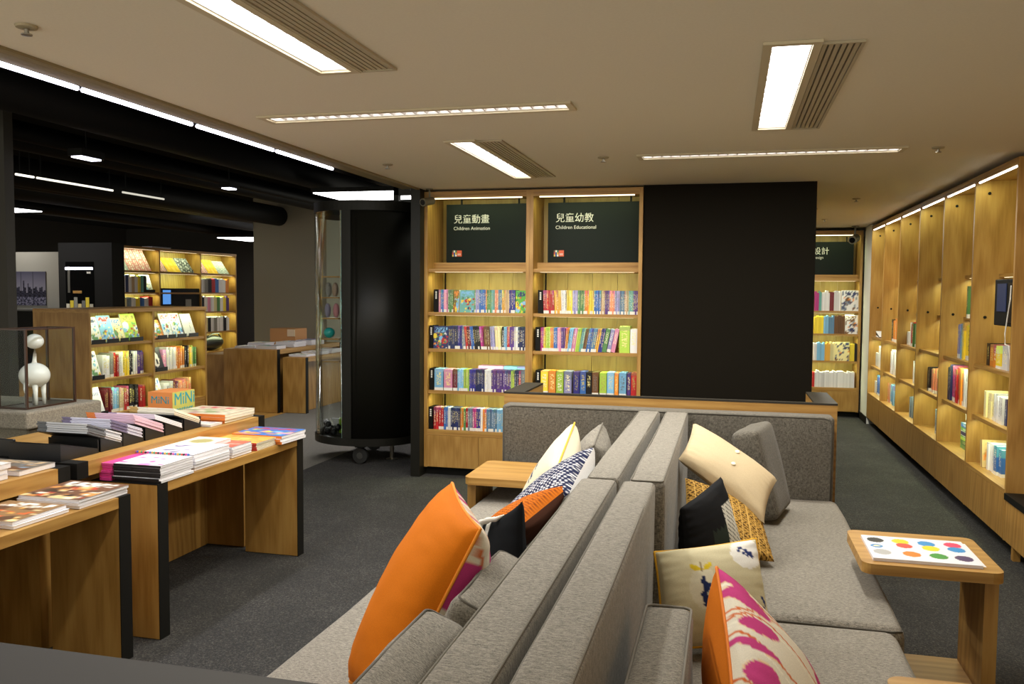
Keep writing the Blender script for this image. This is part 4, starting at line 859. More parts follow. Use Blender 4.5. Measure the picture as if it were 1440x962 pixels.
pile(-2.80, -2.60, 3.86, 4.10, zz, 1, .02, lambda u, v: K('a8a06a') if ell(u, v, .5, .5, .3, .25) < 1 else K('e6dccb'), 'small cream book with olive oval on the red pile', 10, name='paperback', cat='book')
pile(-2.80, -2.50, 4.19, 4.40, TZ, 4, .011, art(29, lin('e8a44a'), [lin('f0b860'), lin('e0843a')]), 'orange covered book beside the colourful pile', 11, edge=CREAMPAGE, spine=(REDS, 'y'), name='paperback', cat='book', group='orange covered books on the table')
pile(-2.82, -2.46, 4.41, 4.68, TZ, 3, .016, art(31, RGB['blue'], C_('pink', 'orange', 'skyblue', 'lime', 'red', 'white', 'yellow')), 'colourful comic book at the table far end', 12, name='paperback', cat='book', group='colourful books at table end', spine=(ORG, 'y'), skew=-.05)
# magazine racks on the raised table
RK = plain('rack_black', '121214', .4)
RKY = [3.366, 3.523, 3.69, 3.85, 4.015]; RKW = ['grey lined', 'violet edged', 'orange spined', 'thin white', 'yellow edged']
EDG = [('62666a', 'c9cbd0'), ('6d6480', 'c4c2d0'), ('cf7430', 'd6b4c2'), ('8c84a0', 'dcdae2'), ('b09050', 'e2dcc8')]
def slope(x0, x1, y0, y1, za, zb, th):   # board that falls from za at y0 to zb at y1
    return MB().prism([(y0, za), (y1, zb), (y1, zb + th), (y0, za + th)], 'x', x0, x1)
RX0, RX1 = -3.17, -2.89
def rack(y, label, near_h=.098):
    t = thing('magazine_rack', ((RX0 + RX1) / 2, y + .12, HZ), label, 'rack', 'black magazine racks'); y1 = y + .235; a, b = HZ + near_h, HZ + .018
    ys = y + .0045 if near_h < .09 else y + .092; zs = a + (b - a) * (ys - y) / .235
    bx(RX0, RX1, ys - .004, ys - .0003, HZ + .0005, zs - .0005).build('front_plate', RK, t)
    for x in (RX0, RX1 - .004): MB().prism([(ys, HZ + .0005), (y1, HZ + .0005), (y1, b), (ys, zs - .001)], 'x', x, x + .004).build('side_plate', RK, t)
    slope(RX0, RX1, y, y1, a + .0003, b + .0003, .003).build('tray', RK, t); bx(RX0, RX1, y1 + .0005, y1 + .005, HZ + .0005, b + .044).build('lip', RK, t)
rack(3.20, 'empty black slanted rack before the filled racks', .078)
for k, y in enumerate(RKY):
    rack(y, f'black slanted rack holding the {RKW[k]} magazines'); nm = [5, 6, 6, 3, 4][k]; th = [.0096, .008, .008, .009, .009][k]
    dk, lt = plain(f'mag_spine_{k}', EDG[k][0], .6), plain(f'mag_edge_{k}', EDG[k][1], .7); za, zb = HZ + .1018, HZ + .0218
    for j in range(nm):
        dx = random.uniform(-.006, .004); dy = random.uniform(0, .006)
        mg = thing('magazine', ((RX0 + RX1) / 2, y + .11, za), f"{RKW[k]} magazine, {'top one' if j == nm - 1 else ordn(j + 1) + ' from below'} on its slanted rack", 'magazine', f'{RKW[k]} magazines on the rack')
        slope(RX0 + dx, RX1 + dx, y + .003 + dy, y + .232, za - dy * .3, zb, th - .0016).build('pages', lt, mg)
        slope(RX0 + dx + .0, RX0 + .05 + dx, y + .001 + dy, y + .0028 + dy, za, za - .0006, th - .0012).build('spine', dk, mg)
        slope(RX1 - .0015 + dx, RX1 + .0012 + dx, y + .002 + dy, y + .12, za - .0005, za - .041, th - .0014).build('cover_edge', plain(f'mag_cover_{k}', EDG[k][0], .6) if k in (0, 1) else lt, mg)
        za += th; zb += th
for a, b, c, d, lb in ((-3.36, -3.178, 3.235, 3.25, 'small black display block, outer one by the racks'), (-3.56, -3.37, 3.235, 3.25, 'small black display block, second beside the empty rack')):
    tag(MB().rbox(a, b, c, d, HZ + .0005, HZ + .082, .002, 1).build('display_block', RK), lb, 'block', 'black display blocks')
pile(-3.20, -2.83, 4.40, 4.72, HZ, 3, .017, art(41, lin('c9bfa2'), [lin('d8d0b8'), lin('8a9a6a'), lin('b88a8a')], lin('c05a5a')), 'large pale book with orange spine on raised table', 14, edge=CREAMPAGE, spine=(ORG, 'y'), name='paperback', cat='book', group='pale books with orange spines')
pile(-3.1, -2.84, 4.27, 4.39, HZ, 1, .012, art(43, lin('d9d4c6'), C_('slate', 'pink', 'white')), 'thin white booklet before the orange spined books', 15, name='paperback', cat='book')
t = thing('gift_box', (-3.33, 4.61, HZ), 'small orange and yellow green box with teal lettering', 'box')
gx0, gx1, gy0, gy1, gz0, gz1 = -3.42, -3.25, 4.50, 4.72, HZ + .001, HZ + .155
bx(gx0, gx1, gy0, gy1, gz0, gz1).build('carton', plain('gift_orange', 'd98a4a', .5), t); bx(gx1 + .0003, gx1 + .002, gy0, gy1, gz0, gz1).build('front_face', plain('gift_green', 'b9b45a', .5), t)
TEAL = plain('gift_teal', '1f8fa0', .5)
text('lettering', 'MiNi', (gx1 + .003, gy0 + .012, gz0 + .075), .105, TEAL, t, rot=(math.pi / 2, 0, math.pi / 2)); text('lettering', 'masters', (gx1 + .003, gy0 + .012, gz0 + .025), .06, TEAL, t, rot=(math.pi / 2, 0, math.pi / 2))
text('lettering', 'MiNi', (gx0 + .02, gy0 - .001, gz0 + .085), .065, TEAL, t)

# stone plinth, glass case, white bird-like sculpture
t = thing('stone_plinth', (-4.02, 4.12, 0), 'rough grey stone plinth under the glass case', 'plinth')
MB().rbox(-4.45, -3.70, 3.86, 4.44, .83, .928, .012, 2).build('top_slab', STONE, t); MB().rbox(-4.40, -3.75, 3.92, 4.40, 0, .829, .008, 1).build('pedestal', STONE, t)
t = thing('glass_case', (-3.88, 4.15, .93), 'glass display case with thin brown frame on the stone plinth', 'display case')
FRM = plain('case_frame_brown', '3a2418', .4); cx0, cx1, cy0, cy1, cz0, cz1 = -3.965, -3.776, 3.945, 4.305, .930, 1.378
for x in (cx0, cx1):
    for y in (cy0, cy1): bx(x - .006, x + .006, y - .006, y + .006, cz0, cz1).build('post', FRM, t)
for z in (cz0, cz1 - .008):
    for x in (cx0, cx1): bx(x - .006, x + .006, cy0 + .0065, cy1 - .0065, z, z + .008).build('rail', FRM, t)
    for y in (cy0, cy1): bx(cx0 + .0065, cx1 - .0065, y - .006, y + .006, z, z + .008).build('rail', FRM, t)
for a in ((cx0 + .007, cx1 - .007, cy0 - .001, cy0 + .001), (cx0 + .007, cx1 - .007, cy1 - .001, cy1 + .001), (cx0 - .001, cx0 + .001, cy0 + .007, cy1 - .007), (cx1 - .001, cx1 + .001, cy0 + .007, cy1 - .007)): bx(*a, cz0 + .009, cz1 - .009).build('pane', TGLASS, t)
bx(cx0 + .007, cx1 - .007, cy0 + .007, cy1 - .007, cz1 - .006, cz1 - .003).build('pane', TGLASS, t); bx(cx0 + .007, cx1 - .007, cy0 + .007, cy1 - .007, cz0, cz0 + .006).build('floor_plate', plain('case_floor', '4a463c', .3), t)
def ball(c, rx, ry, rz, n=16, s=28):
    m = MB(); m.lathe([(max(1e-4, math.sin(math.pi * i / n)), -math.cos(math.pi * i / n)) for i in range(n + 1)], (0, 0, 0), s); m.v = [(c[0] + p[0] * rx, c[1] + p[1] * ry, c[2] + p[2] * rz) for p in m.v]; return m
bc = (-3.868, 4.10, 1.105)
t = thing('bird_sculpture', (bc[0], bc[1], .937), 'glossy white round bodied creature with long neck in glass case', 'sculpture')
ball(bc, .082, .082, .072).build('body', WHITE, t, smooth=True); ball((bc[0] + .006, bc[1] + .0, 1.30), .048, .048, .043).build('head', WHITE, t, smooth=True)
MB().tube([(bc[0], bc[1], 1.16), (bc[0] + .002, bc[1], 1.19), (bc[0] + .006, bc[1], 1.23), (bc[0] + .007, bc[1], 1.28)], .01, 10, rs=[.02, .011, .009, .010]).build('neck', WHITE, t, smooth=True)
for s in (-1, 1):
    for q in (-1, 1): MB().tube([(bc[0] + s * .03, bc[1] + q * .03, 1.055), (bc[0] + s * .033, bc[1] + q * .03, .99), (bc[0] + s * .036, bc[1] + q * .03, .938)], .012, 10, rs=[.016, .011, .009]).build('leg', WHITE, t, smooth=True)
MB().tube([(bc[0], bc[1] - .06, 1.06), (bc[0] + .003, bc[1] - .075, 1.03), (bc[0] + .006, bc[1] - .08, 1.01)], .01, 8, rs=[.018, .009, .002]).build('tail', WHITE, t, smooth=True)

# ================================================================ HALL BOOKCASES (facing the aisle, running into the depth)
def side_bookcase(xf, y0, nb, bw, levels, top, depth, label, lights=1.0, name='bookcase', base=0.0):
    y1 = y0 + nb * bw; t = thing(name, (xf - depth / 2, (y0 + y1) / 2, 0), label, 'bookcase', 'oak bookcases with lit shelves'); k = .03
    for i in range(nb + 1):
        y = y0 + i * bw; bx(xf - depth, xf, y - (k / 2 if 0 < i < nb else (0 if i == 0 else k)), y + (k / 2 if 0 < i < nb else (k if i == 0 else 0)), 0, top - .0405).build('side_panel', WZ, t)
    bx(xf - depth, xf + .003, y0 - .003, y1 + .003, top - .04, top).build('top_panel', WY, t)
    for i in range(nb):
        a = y0 + i * bw + (k if i == 0 else k / 2) + .0005; b = y0 + (i + 1) * bw - (k if i == nb - 1 else k / 2) - .0005; w = (b - a) / 4
        for j in range(4): bx(xf - .33, xf - .312 - (.002 if j % 2 else 0), a + j * w + .001, a + (j + 1) * w - .001, levels[0], top - .041).build('plank', BPLANK, t)
        for z in levels: bx(xf - .31, xf - .01, a, b, z - .028, z).build('shelf', WY, t)
        bx(xf - .03, xf - .01, a, b, .02, levels[0] - .029).build('base_board', WY, t)
        for z in [l - .028 for l in levels[1:]] + [top - .04]: shelf_light(t, a, b, xf - .05, z, 'l', P_SHELF * lights)
    return t
def side_books(xf, z, runs, h, where, rest=False):
    n = 0
    for y0, y1, col, cnt in runs:
        w = (y1 - y0) / cnt
        for i in range(cnt):
            n += 1; hh = h * random.uniform(.86, 1.0); c = tone(RGB[col], .22)
            if rest: stuff_book(xf - .2, xf - .03, y0 + i * w, y0 + (i + .93) * w, z, hh, c)
            else: book('hardback', (xf - .03 - random.uniform(0, .02), y0 + (i + .5) * w, z), w * .94, .16, hh, c, f'{col} book, {ordn(n)} from the left on the {where}', 'book', 'books on the ' + where, rotz=math.pi / 2)
MAGPAL = [RGB[k] for k in ('skyblue', 'white', 'green', 'yellow', 'red', 'blue', 'olive', 'cream')]
def side_cover(xf, z, y0, y1, h, bg, tl, seed, label, tilt=.09, stand=True, cat='magazine', name='magazine', nx=20, fn=None):
    mb, cols = slab_art((xf - .05, y0, z + .012), (0, y1 - y0, 0), (-tilt, 0, h), .012, fn or art(seed, bg, MAGPAL, tl), nx, 24)
    tag(mb.build(name, VCOL, cols=cols), label, cat, 'magazines shown face out')
    if stand:
        t = thing('book_stand', (xf - .06, (y0 + y1) / 2, z), 'small black stand under the ' + label, 'stand', 'small black book stands')
        bx(xf - .03, xf - .026, y0 + .03, y1 + .01, z + .0005, z + .045).build('lip', RK, t); bx(xf - .16, xf - .03, y0 + .03, y1 + .01, z + .0004, z + .004).build('foot', RK, t)
LX = -6.13
side_bookcase(LX, 7.195, 2, .985, [.32, .69, 1.05], 1.405, .66, 'low oak magazine bookcase behind the glass case', .6)
e = RGB
for a in ((1.05, 7.235, 7.45, .26, 'white', 'navy', 'white travel magazine with blue roofs, top shelf start'), (1.05, 7.455, 7.65, .27, 'skyblue', 'red', 'blue magazine with red title, low bookcase top shelf'), (1.05, 7.655, 7.80, .24, 'cream', 'blue', 'narrow pale magazine beside the green one'),
          (1.05, 7.805, 8.03, .28, 'lime', 'olive', 'green and yellow magazine with red panel, top shelf'), (1.05, 8.26, 8.44, .20, 'orange', 'white', 'orange booklet on the second top shelf'), (1.05, 8.445, 8.60, .27, 'white', 'red', 'white magazine with red lettering beside the orange booklet'),
          (1.05, 8.61, 8.80, .27, 'white', 'red', 'white and red magazine in the middle of second bay'), (1.05, 8.83, 9.03, .26, 'cream', 'grey', 'plain off white magazine at the top shelf end'),
          (.69, 7.235, 7.43, .27, 'white', 'navy', 'white language magazine on the middle shelf'), (.69, 8.23, 8.44, .25, 'black', 'white', 'magazine with a drawn face, second bay middle shelf'), (.32, 7.235, 7.47, .27, 'white', 'blue', 'white magazine with red triangle, bottom shelf'), (.32, 8.24, 8.43, .27, 'white', 'blue', 'white lettered magazine on bottom shelf, second bay')):
    fn = None
    if 'triangle' in a[6]: fn = lambda u, v: K('c8402a') if .1 < v < .5 and abs(u - .45) < (.5 - v) * .45 else (K('e2c62c') if ell(u, v, .15, .8, .12, .09) < 1 else (K('2a3f9a') if .68 < v < .8 and .3 < u < .9 and math.sin(u * 60) > -.2 else K('e6e4e6')))
    if 'face' in a[6]: fn = lambda u, v: K('e4d8cc') if ell(u, v, .45, .5, .3, .34, 15) < 1 and ell(u, v, .55, .38, .1, .12) > 1 else K('26222a')
    if 'off white' in a[6]: fn = lambda u, v: K('8a8880') if seg_d(u, v, .6, .2, .7, .6) < .02 else K('dbd9cf')
    side_cover(LX, a[0], a[1], a[2], a[3], RGB[a[4]], RGB[a[5]], int(a[1] * 100), a[6], fn=fn)
side_books(LX - .05, .69, [(7.47, 7.60, 'white', 2), (7.60, 7.66, 'grey', 2), (7.66, 7.72, 'red', 2), (7.72, 7.78, 'white', 3), (7.78, 7.88, 'yellow', 5), (7.88, 7.95, 'black', 3), (7.95, 8.02, 'white', 3), (8.02, 8.13, 'purple', 5)], .26, 'middle shelf of the low bookcase')
side_books(LX - .05, .69, [(8.46, 8.52, 'pink', 1), (8.52, 8.68, 'white', 6), (8.68, 8.85, 'orange', 6), (8.85, 8.93, 'black', 3), (8.93, 9.0, 'yellow', 3), (9.0, 9.09, 'green', 4)], .26, 'second bay middle shelf, low bookcase')
side_books(LX - .05, .32, [(7.5, 7.62, 'maroon', 5), (7.62, 7.73, 'skyblue', 3), (7.73, 7.80, 'tan', 3), (7.80, 7.88, 'red', 2), (7.88, 8.04, 'black', 5), (8.04, 8.13, 'red', 2)], .27, 'bottom shelf of the low bookcase')
side_books(LX - .05, .32, [(8.45, 8.62, 'white', 3), (8.62, 8.72, 'maroon', 3), (8.72, 8.98, 'salmon', 8)], .25, 'second bay bottom shelf, low bookcase')

HX = -9.27
hb = side_bookcase(HX, 11.4, 3, 1.155, [.47, .838, 1.211, 1.56, 1.905], 2.30, .5, 'tall oak bookcase with checked pouches far in the hall', 1.5)
def row(y0, y1, cols, n): w = (y1 - y0) / len(cols); return [(y0 + i * w, y0 + (i + 1) * w, c, n) for i, c in enumerate(cols)]
side_books(HX, 1.56, row(11.45, 12.25, ['white', 'cream', 'red', 'white', 'navy', 'white', 'tan', 'white', 'yellow', 'teal', 'black'], 2), .29, '', True)
side_books(HX, 1.211, row(11.45, 12.40, ['yellow', 'white', 'cream', 'slate', 'white', 'yellow', 'blue', 'white', 'red'], 2), .28, '', True)
side_books(HX, 1.56, row(13.75, 14.65, ['white', 'grey', 'black', 'red', 'blue', 'white', 'white', 'orange'], 2), .27, '', True)
side_books(HX, 1.211, row(13.75, 14.65, ['black', 'white', 'pink', 'white', 'cream', 'green', 'white', 'yellow', 'purple'], 2), .29, '', True)
side_books(HX, .838, row(13.75, 14.65, ['white', 'cream', 'black', 'white', 'grey', 'white', 'white', 'black', 'white'], 2), .28, '', True)
side_books(HX, .47, row(11.45, 13.7, ['white', 'red', 'navy', 'cream', 'green'], 4), .26, '', True)
so = STUFF.build('distant_books', VCOL, cols=STUFFC); tag(so, 'rows of mostly pale books in the two farthest bookcases', 'books', None, 'stuff')
side_cover(HX, 1.56, 12.2, 12.45, .28, RGB['white'], RGB['slate'], 7, 'pale magazine with orange foot, tall hall bookcase')
def check(c1, c2, s=16): return lambda u, v: c1 if (int(u * s) % 2 == 0) or (int(v * s) % 2 == 0) and (int(u * s) + int(v * s)) % 3 else c2
def pouch(y0, y1, h, fn, lb):
    mb, cols = slab_art((HX - .06, y0, 1.915), (0, y1 - y0, 0), (-.14, -.05, h), .03, fn, 26, 22); tag(mb.build('pouch', VFAB, cols=cols), lb, 'pouch', 'checked pouches on the top shelf')
RC, YC, BC = check(K('c97f80'), K('e6d9d2'), 20), check(K('dcae3c'), K('e4bd56'), 6), check(K('9aa3a4'), K('dcdedd'), 18)
pouch(11.46, 11.85, .33, BC, 'grey checked pouch, first on the top shelf'); pouch(11.87, 12.42, .34, RC, 'large red checked pouch on the top shelf')
pouch(12.60, 12.82, .27, RC, 'small red checked pouch left of the yellow one'); pouch(12.85, 13.22, .24, YC, 'yellow pouch in the middle top bay'); pouch(13.24, 13.6, .25, check(K('34363a'), K('c9cbca'), 16), 'black and white checked pouch in the middle bay')
pouch(13.75, 14.02, .24, RC, 'red checked pouch in the last top bay'); pouch(14.03, 14.36, .25, YC, 'yellow pouch in the last top bay'); pouch(14.38, 14.72, .24, BC, 'grey checked pouch at the top shelf end')
t = thing('media_player', (HX - .1, 13.1, 1.22), 'black media player with blue screen in the tall bookcase', 'screen')
bx(HX - .25, HX - .02, 12.575, 13.68, 1.212, 1.63).build('housing', BLACK, t); bx(HX - .0195, HX - .016, 12.65, 12.86, 1.36, 1.60).build('display', emit('blue_screen', lin('4f86c8'), .9), t); bx(HX - .0195, HX - .012, 13.27, 13.43, 1.24, 1.44).build('card_holder', plain('card_grey', '8a8a88', .4), t)
t = thing('handbag', (HX - .15, 14.2, .47), 'black handbag on a low shelf of tall bookcase', 'bag')
bb = ball((HX - .16, 14.25, .62), .12, .36, .14); bb.v = [(p[0], p[1], max(.471, p[2])) for p in bb.v]; bb.build('bag_body', plain('bag_black', '121210', .5), t, smooth=True); MB().tube([(HX - .1, 14.05, .72), (HX - .08, 14.15, .79), (HX - .08, 14.35, .79), (HX - .1, 14.45, .72)], .012, 8).build('handle', plain('bag_handle', '1b1b18', .5), t, smooth=True)
tag(MB().rbox(HX - .3, HX - .1, 12.5, 13.0, 2.301, 2.33, .003, 1).build('leaflet_box', PAPER), 'flat white box lying on top of tall bookcase', 'box')
# black end cabinet with reflecting window left of the tall bookcase
t = thing('end_cabinet', (-9.5, 11.3, 0), 'black end cabinet with a modelled window reflection beside tall bookcase', 'cabinet')
bx(-10.0, -9.04, 11.12, 11.395, 0, 2.31).build('body', BLACK, t)
bx(-9.87, -9.36, 11.115, 11.119, 1.25, 2.02).build('window', plain('window_dark', '0a0a0a', .08), t)
bx(-9.87, -9.38, 11.106, 11.114, 1.90, 1.935).build('light_strip', LEDCOOL, t); bx(-9.83, -9.79, 11.11, 11.1145, 1.55, 1.95).build('post', STEEL, t); bx(-9.74, -9.58, 11.11, 11.1145, 1.54, 1.58).build('rail', WX, t)  # reflection in the pane, built as a glowing strip and solid plates
for k in range(7): bx(-9.86 + k * .07, -9.80 + k * .07, 11.108, 11.1145, 1.28, 1.38 + .05 * (k % 3)).build('reflected_book', VCOL if False else plain('wf_%d' % k, ['c9c4b0', 'd8c23a', '8a8a80', 'd2c08a', '6d6d68', 'e0c83a', 'b9b4a0'][k], .5), t)
for k in range(2): bx(-9.48 + k * .035, -9.45 + k * .035, 11.108, 11.1145, 1.84, 1.87).build('caption_mark', SIGNT, t)
# skyline poster on a white wall
pw = struct('wall_poster', bx(-14.0, -12.2, 13.6, 13.7, 0, 2.30), plain('poster_wall', 'b9b6ac', .8), label='grey white wall with the skyline poster')
def skyline(u, v):
    for k in range(24):
        x = .02 + k * .042; w_ = .018 + .008 * ((k * 7) % 3); hgt = .34 + .22 * abs(math.sin(k * 2.3)) + (.18 if k in (9, 12) else 0)
        if abs(u - x) < w_ and .25 < v < hgt: return K('23222e') if (int(v * 60) + k) % 3 else K('55546a')
    if abs(u - .33) < .006 or abs(u - .66) < .006: return K('2a2a34')
    if v < .25: return K('3a3950') if noise.noise((u * 20, v * 30, 1)) > 0 else K('9a98b0')
    return tuple(a + (b - a) * v for a, b in zip(K('c4c0d2'), K('55536a')))
mb, cols = slab_art((-13.34, 13.578, 1.29), (.83, 0, 0), (0, 0, .64), .02, skyline, 70, 50, (.1, .1, .1)); tag(mb.build('skyline_poster', VCOL, cols=cols), 'black and white city skyline poster on the pale wall', 'poster')
t = thing('sideboard', (-13.0, 13.3, 0), 'black sideboard below the skyline poster', 'cabinet'); bx(-13.9, -12.2, 13.0, 13.55, 0, 1.20).build('body', BLACK, t); bx(-13.92, -12.18, 12.98, 13.57, 1.201, 1.215).build('top', STEEL, t)
t = thing('added_poster_lamp', (-13.0, 12.9, 2.9), 'added black lamp brightening the skyline poster', 'lamp'); MB().lathe([(.06, 2.915), (.09, 2.92), (.07, 3.0), (.02, 3.02), (.02, 3.15), (0, 3.15)], (-13.0, 12.9, 0), 18).build('housing', BLACK, t)  # unseen lamp and housing added to brighten the skyline poster
area('added_poster_light', (-13.0, 12.9, 2.905), .12, .12, 9, (1, .96, .9), (math.radians(25), 0, 0), parent=t)
# small far door and goods between tall bookcase and pillar
struct('door_1', bx(-9.35, -8.3, 16.4, 16.45, 0, 2.3), plain('far_door_dark', '1d1a14', .6), label='dark doorway far behind the tall bookcase')
t = thing('far_rack', (-8.9, 16.1, 0), 'far rack with white lit top and red goods', 'rack')
bx(-9.15, -8.85, 16.1, 16.3, .9, 2.05).build('back', plain('far_rack_back', '6d6a60', .7), t); bx(-9.12, -8.88, 16.05, 16.099, 1.72, 2.02).build('lit_panel', emit('far_sign', (1, .97, .9), .9), t)
for k, c in enumerate(('skyblue', 'red', 'white', 'orange')): bx(-9.10 + .05 * k, -9.06 + .05 * k, 16.03, 16.099, 1.0 + .12 * k, 1.2 + .12 * k).build('goods', plain('goods_' + c, HEX[c], .6), t)
bx(-9.2, -8.8, 16.0, 16.3, 0, .89).build('cabinet', WZ, t)
tag(MB().rbox(-8.7, -8.15, 15.6, 15.95, 0, .549, .01, 1).build('stool', plain('stool_dark', '2a2620', .6)), 'dark stool beside the grey pillar far in hall', 'stool')
tag(MB().prism([(-8.62, .95), (-8.42, .55), (-8.2, .55), (-8.28, 1.0)], 'y', 15.7, 15.85).build('shopping_bag', plain('bag_blue', '2a6ea8', .6)), 'blue bag beside the grey pillar far in hall', 'bag')

# ================================================================ FAR TABLES
def far_table(x0, x1, y0, y1, h, label, edge=True):
    t = thing('display_table', ((x0 + x1) / 2, (y0 + y1) / 2, 0), label, 'display table', 'oak display tables with black edges')
    for a, b in ((y0, y0 + .07), (y1 - .07, y1)):
        l = bx(x0, x1 - .004, a, b, .004, h - .004).build('leg_panel', WZ, t); bx(x1 - .0038, x1, a - .001, b + .001, 0, h).build('black_edge', EDGE, l)
    bx(x0, x1 - .002, y0 + .0705, y1 - .0705, h - .06, h - .001).build('table_top', WY, t); bx(x0 + .1, x1 - .12, y0 + .0705, y1 - .0705, .004, h - .061).build('core', WZ, t)
far_table(-6.49, -5.70, 10.08, 12.0, .833, 'far raised oak table in front of the grey pillar')
far_table(-5.66, -5.33, 10.15, 12.0, .735, 'far low oak table beside the curved display case')
far_table(-6.95, -6.53, 10.3, 11.8, .735, 'far low oak table beside the tall bookcase')
for k, (x0, x1, y0, y1, n, bg) in enumerate(((-6.40, -6.1, 10.2, 10.45, 2, 'white'), (-6.05, -5.75, 10.15, 10.4, 3, 'slate'), (-6.42, -6.15, 10.55, 10.8, 4, 'cream'), (-6.02, -5.74, 10.6, 10.95, 5, 'white'), (-5.98, -5.74, 11.1, 11.5, 5, 'lavender'))):
    pile(x0, x1, y0, y1, .833, n, .014, art(60 + k, RGB[bg], MAGPAL), f"magazine, far raised table, {['front corner', 'front edge', 'behind the front corner', 'mid edge', 'far edge'][k]}", 60 + k)
for k, (y0, y1, n) in enumerate(((10.25, 10.5, 2), (10.6, 10.9, 3), (11.0, 11.3, 4))): pile(-5.63, -5.37, y0, y1, .735, n, .014, art(70 + k, RGB['white'], MAGPAL), f"magazine, far low table, {['front', 'middle', 'rear'][k]} pile", 70 + k)
t = thing('carton', (-6.05, 11.3, .833), 'tan open carton on the far raised table', 'box'); bx(-6.42, -6.02, 11.15, 11.5, .834, 1.06).build('body', plain('carton_tan', 'b98552', .7), t); bx(-6.14, -6.02, 11.14, 11.149, .95, 1.05).build('flap', plain('carton_pale', 'd9c2a2', .7), t)

# ================================================================ CURVED DISPLAY CASE
kx, ky, krx, kry = -3.375, 7.66, .51, .42
t = thing('curved_display_case', (kx, ky, 0), 'tall black oval display case with curved glass on wheels', 'display case')
def arc(a0, a1, n=24, s=1.0): return [(kx + krx * s * math.cos(math.radians(a0 + (a1 - a0) * i / n)), ky + kry * s * math.sin(math.radians(a0 + (a1 - a0) * i / n))) for i in range(n + 1)]
def curved(a0, a1, z0, z1, s, th, n=24):
    o = arc(a0, a1, n, s); q = arc(a0, a1, n, s - th); m = MB(); N = n + 1
    vs = [(x, y, z) for pts in (o, q) for z in (z0, z1) for x, y in pts]
    fs = []
    for i in range(n): fs += [(i, i + 1, N + i + 1, N + i), (2 * N + i, 3 * N + i, 3 * N + i + 1, 2 * N + i + 1), (N + i, N + i + 1, 3 * N + i + 1, 3 * N + i), (i, 2 * N + i, 2 * N + i + 1, i + 1)]
    fs += [(0, N, 3 * N, 2 * N), (n, 2 * N + n, 3 * N + n, N + n)]
    return m.add(vs, fs)
MB().prism(arc(0, 360, 64)[:-1], 'z', .175, .245).build('base', METAL, t, smooth=False); MB().prism(arc(0, 360, 64)[:-1], 'z', 2.34, 2.43).build('top', METAL, t)
curved(273, 410, .246, 2.339, .985, .03, 40).build('curved_panel', METAL, t, smooth=True)
curved(278, 400, .30, 2.27, .995, .009, 40).build('panel_trim', METAL, t, smooth=True)
curved(80, 262, .246, 2.339, .98, .012, 44).build('curved_glass', TGLASS, t, smooth=True)
curved(262.3, 272.7, .246, 2.339, .995, .05, 4).build('stile', METAL, t); curved(69, 79.5, .246, 2.339, .985, .05, 4).build('stile', METAL, t)
MB().prism(arc(0, 360, 48, .94)[:-1], 'z', 2.30, 2.338).build('inner_lid', BLACK, t)
for i, z in enumerate((1.345, 1.545, 1.745, .93)): bx(-3.80, -3.62, 7.55, 7.74, z - .012, z).build('glass_shelf', WX, t)
bx(-3.74, -3.36, 7.86, 7.875, 1.06, 2.05).build('inner_wall', plain('case_inner', '6a6a60', .6), t)
for x, y in ((-3.30, 7.34), (-3.45, 8.0)):
    w = MB().lathe([(.03, -.022), (.072, -.02), (.075, -.01), (.075, .01), (.072, .02), (.03, .022)], (x, y, .077), 28, axis='y').build('wheel', plain('wheel_rubber', '1c1c1a', .7), t)
    MB().lathe([(.0, -.026), (.03, -.0245), (.03, .0245), (0, .026)], (x, y, .077), 16, axis='y').build('hub', plain('wheel_hub', '3b3a36', .4), w); bx(x - .045, x + .045, y - .03, y + .03, .153, .174).build('fork', METAL, t)
MB().lathe([(.055, 0), (.06, .006), (.02, .012), (.02, .174), (0, .174)], (-3.10, 7.62, 0), 20).build('levelling_foot', STEEL, t)
for k in range(22):
    a = random.Random(k).uniform(165, 255); rr = random.Random(k + 99).uniform(.4, .82); r_ = .032
    x, y = kx + krx * rr * math.cos(math.radians(a)), ky + kry * rr * math.sin(math.radians(a))
    o = ball((x, y, .246 + r_ + (.05 if k % 4 == 0 else 0)), r_, r_, r_, 8, 12).build('dark_ornament', plain('ornament_black', '17171b', .35)); tag(o, f"black berry-like ball on the floor of the curved case, {ordn(k + 1)} counted around", 'ornament', 'black balls in the curved case')
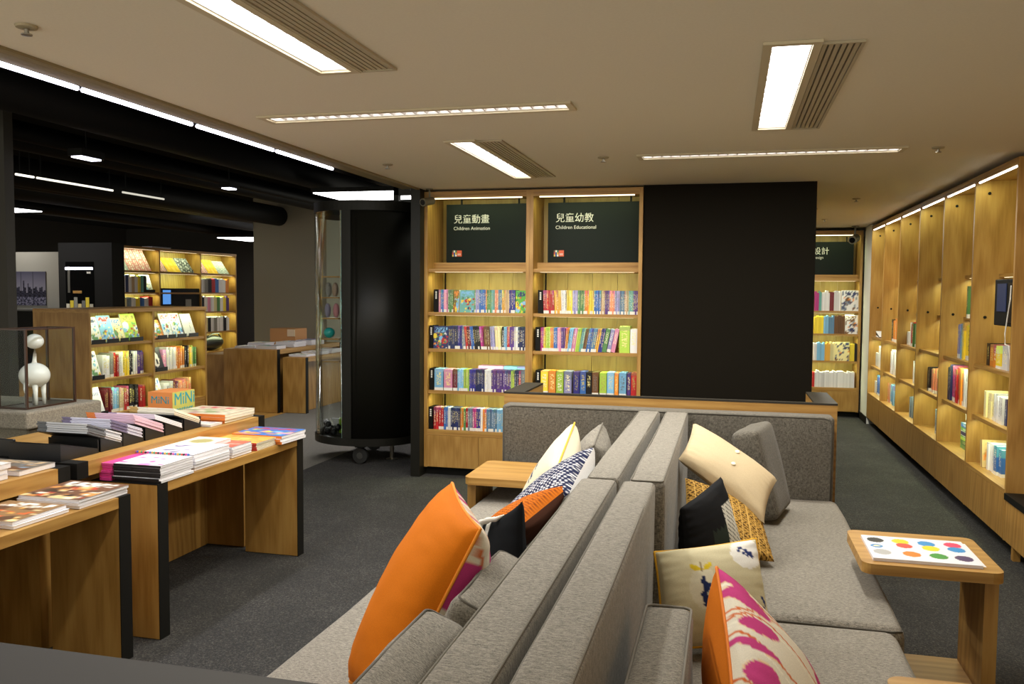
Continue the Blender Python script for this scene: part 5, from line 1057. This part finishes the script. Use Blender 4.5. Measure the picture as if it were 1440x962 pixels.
o = MB().lathe([(.0, -.07), (.05, -.07), (.052, .06), (.045, .07), (.042, .065), (.046, -.06), (0, -.06)], (-3.50, 7.42, .34), 24, axis='z').build('green_cup', plain('cup_green', '7fa81f', .3)); tag(o, 'lime green cup inside the curved case', 'cup')
tag(bx(-3.64, -3.54, 7.46, 7.47, .33, .40, rot=Matrix.Rotation(.5, 3, 'X')).build('price_card', PAPER), 'white card beside the green cup', 'card')
GOODS = [(1.546, -3.76, '8d8a84', 'grey slipper on the second case shelf'), (1.546, -3.69, 'a8907c', 'beige slipper on the second case shelf'), (1.346, -3.77, '8f8aa0', 'lilac slipper on the third case shelf'), (1.346, -3.68, 'c98a90', 'pink slipper on the third case shelf')]
for z, x, c, lb in GOODS: tag(ball((x, 7.63, z + .07), .03, .035, .07, 10, 14).build('slipper', plain('slip_' + c, c, .8), smooth=True), lb, 'slipper', 'slippers in the curved case')
tag(ball((-3.75, 7.62, 1.20), .055, .05, .05, 12, 18).build('teal_bowl', plain('teal_gloss', '2fa8a4', .2), smooth=True), 'teal round bowl in the curved case', 'bowl')
bx(-3.80, -3.62, 7.55, 7.74, 1.135, 1.147).build('glass_shelf', WX, t)

# ================================================================ CCTV CAMERAS
def cctv(x, y, z, s, lb, ax=(-.35, -.9, -.2)):
    t = thing('cctv_camera', (x, y, z - .1 * s), lb, 'camera', 'small ceiling cameras'); g = plain('cctv_grey', '6d6753', .4)
    MB().lathe([(0, 0), (.03 * s, 0), (.03 * s, .008), (0, .008)], (x, y, CZ - .0095), 14).build('mount', g, t); MB().tube([(x, y, CZ - .01), (x, y, z)], .008 * s, 8).build('bracket', g, t)
    d = Vector(ax).normalized() * .09 * s; MB().tube([(x - d.x * .4, y - d.y * .4, z - d.z * .4), (x + d.x, y + d.y, z + d.z)], .034 * s, 18).build('housing', g, t, smooth=False)
    MB().tube([(x + d.x * 1.001, y + d.y * 1.001, z + d.z * 1.001), (x + d.x * 1.05, y + d.y * 1.05, z + d.z * 1.05)], .024 * s, 16).build('lens', plain('cctv_lens', '0c0c0c', .15), t)
cctv(-2.50, YB - .06, 2.375, 1.0, 'small grey camera above the Children Animation bay'); cctv(1.53, 11.7, 2.32, 1.5, 'small grey camera before the far bookcase')
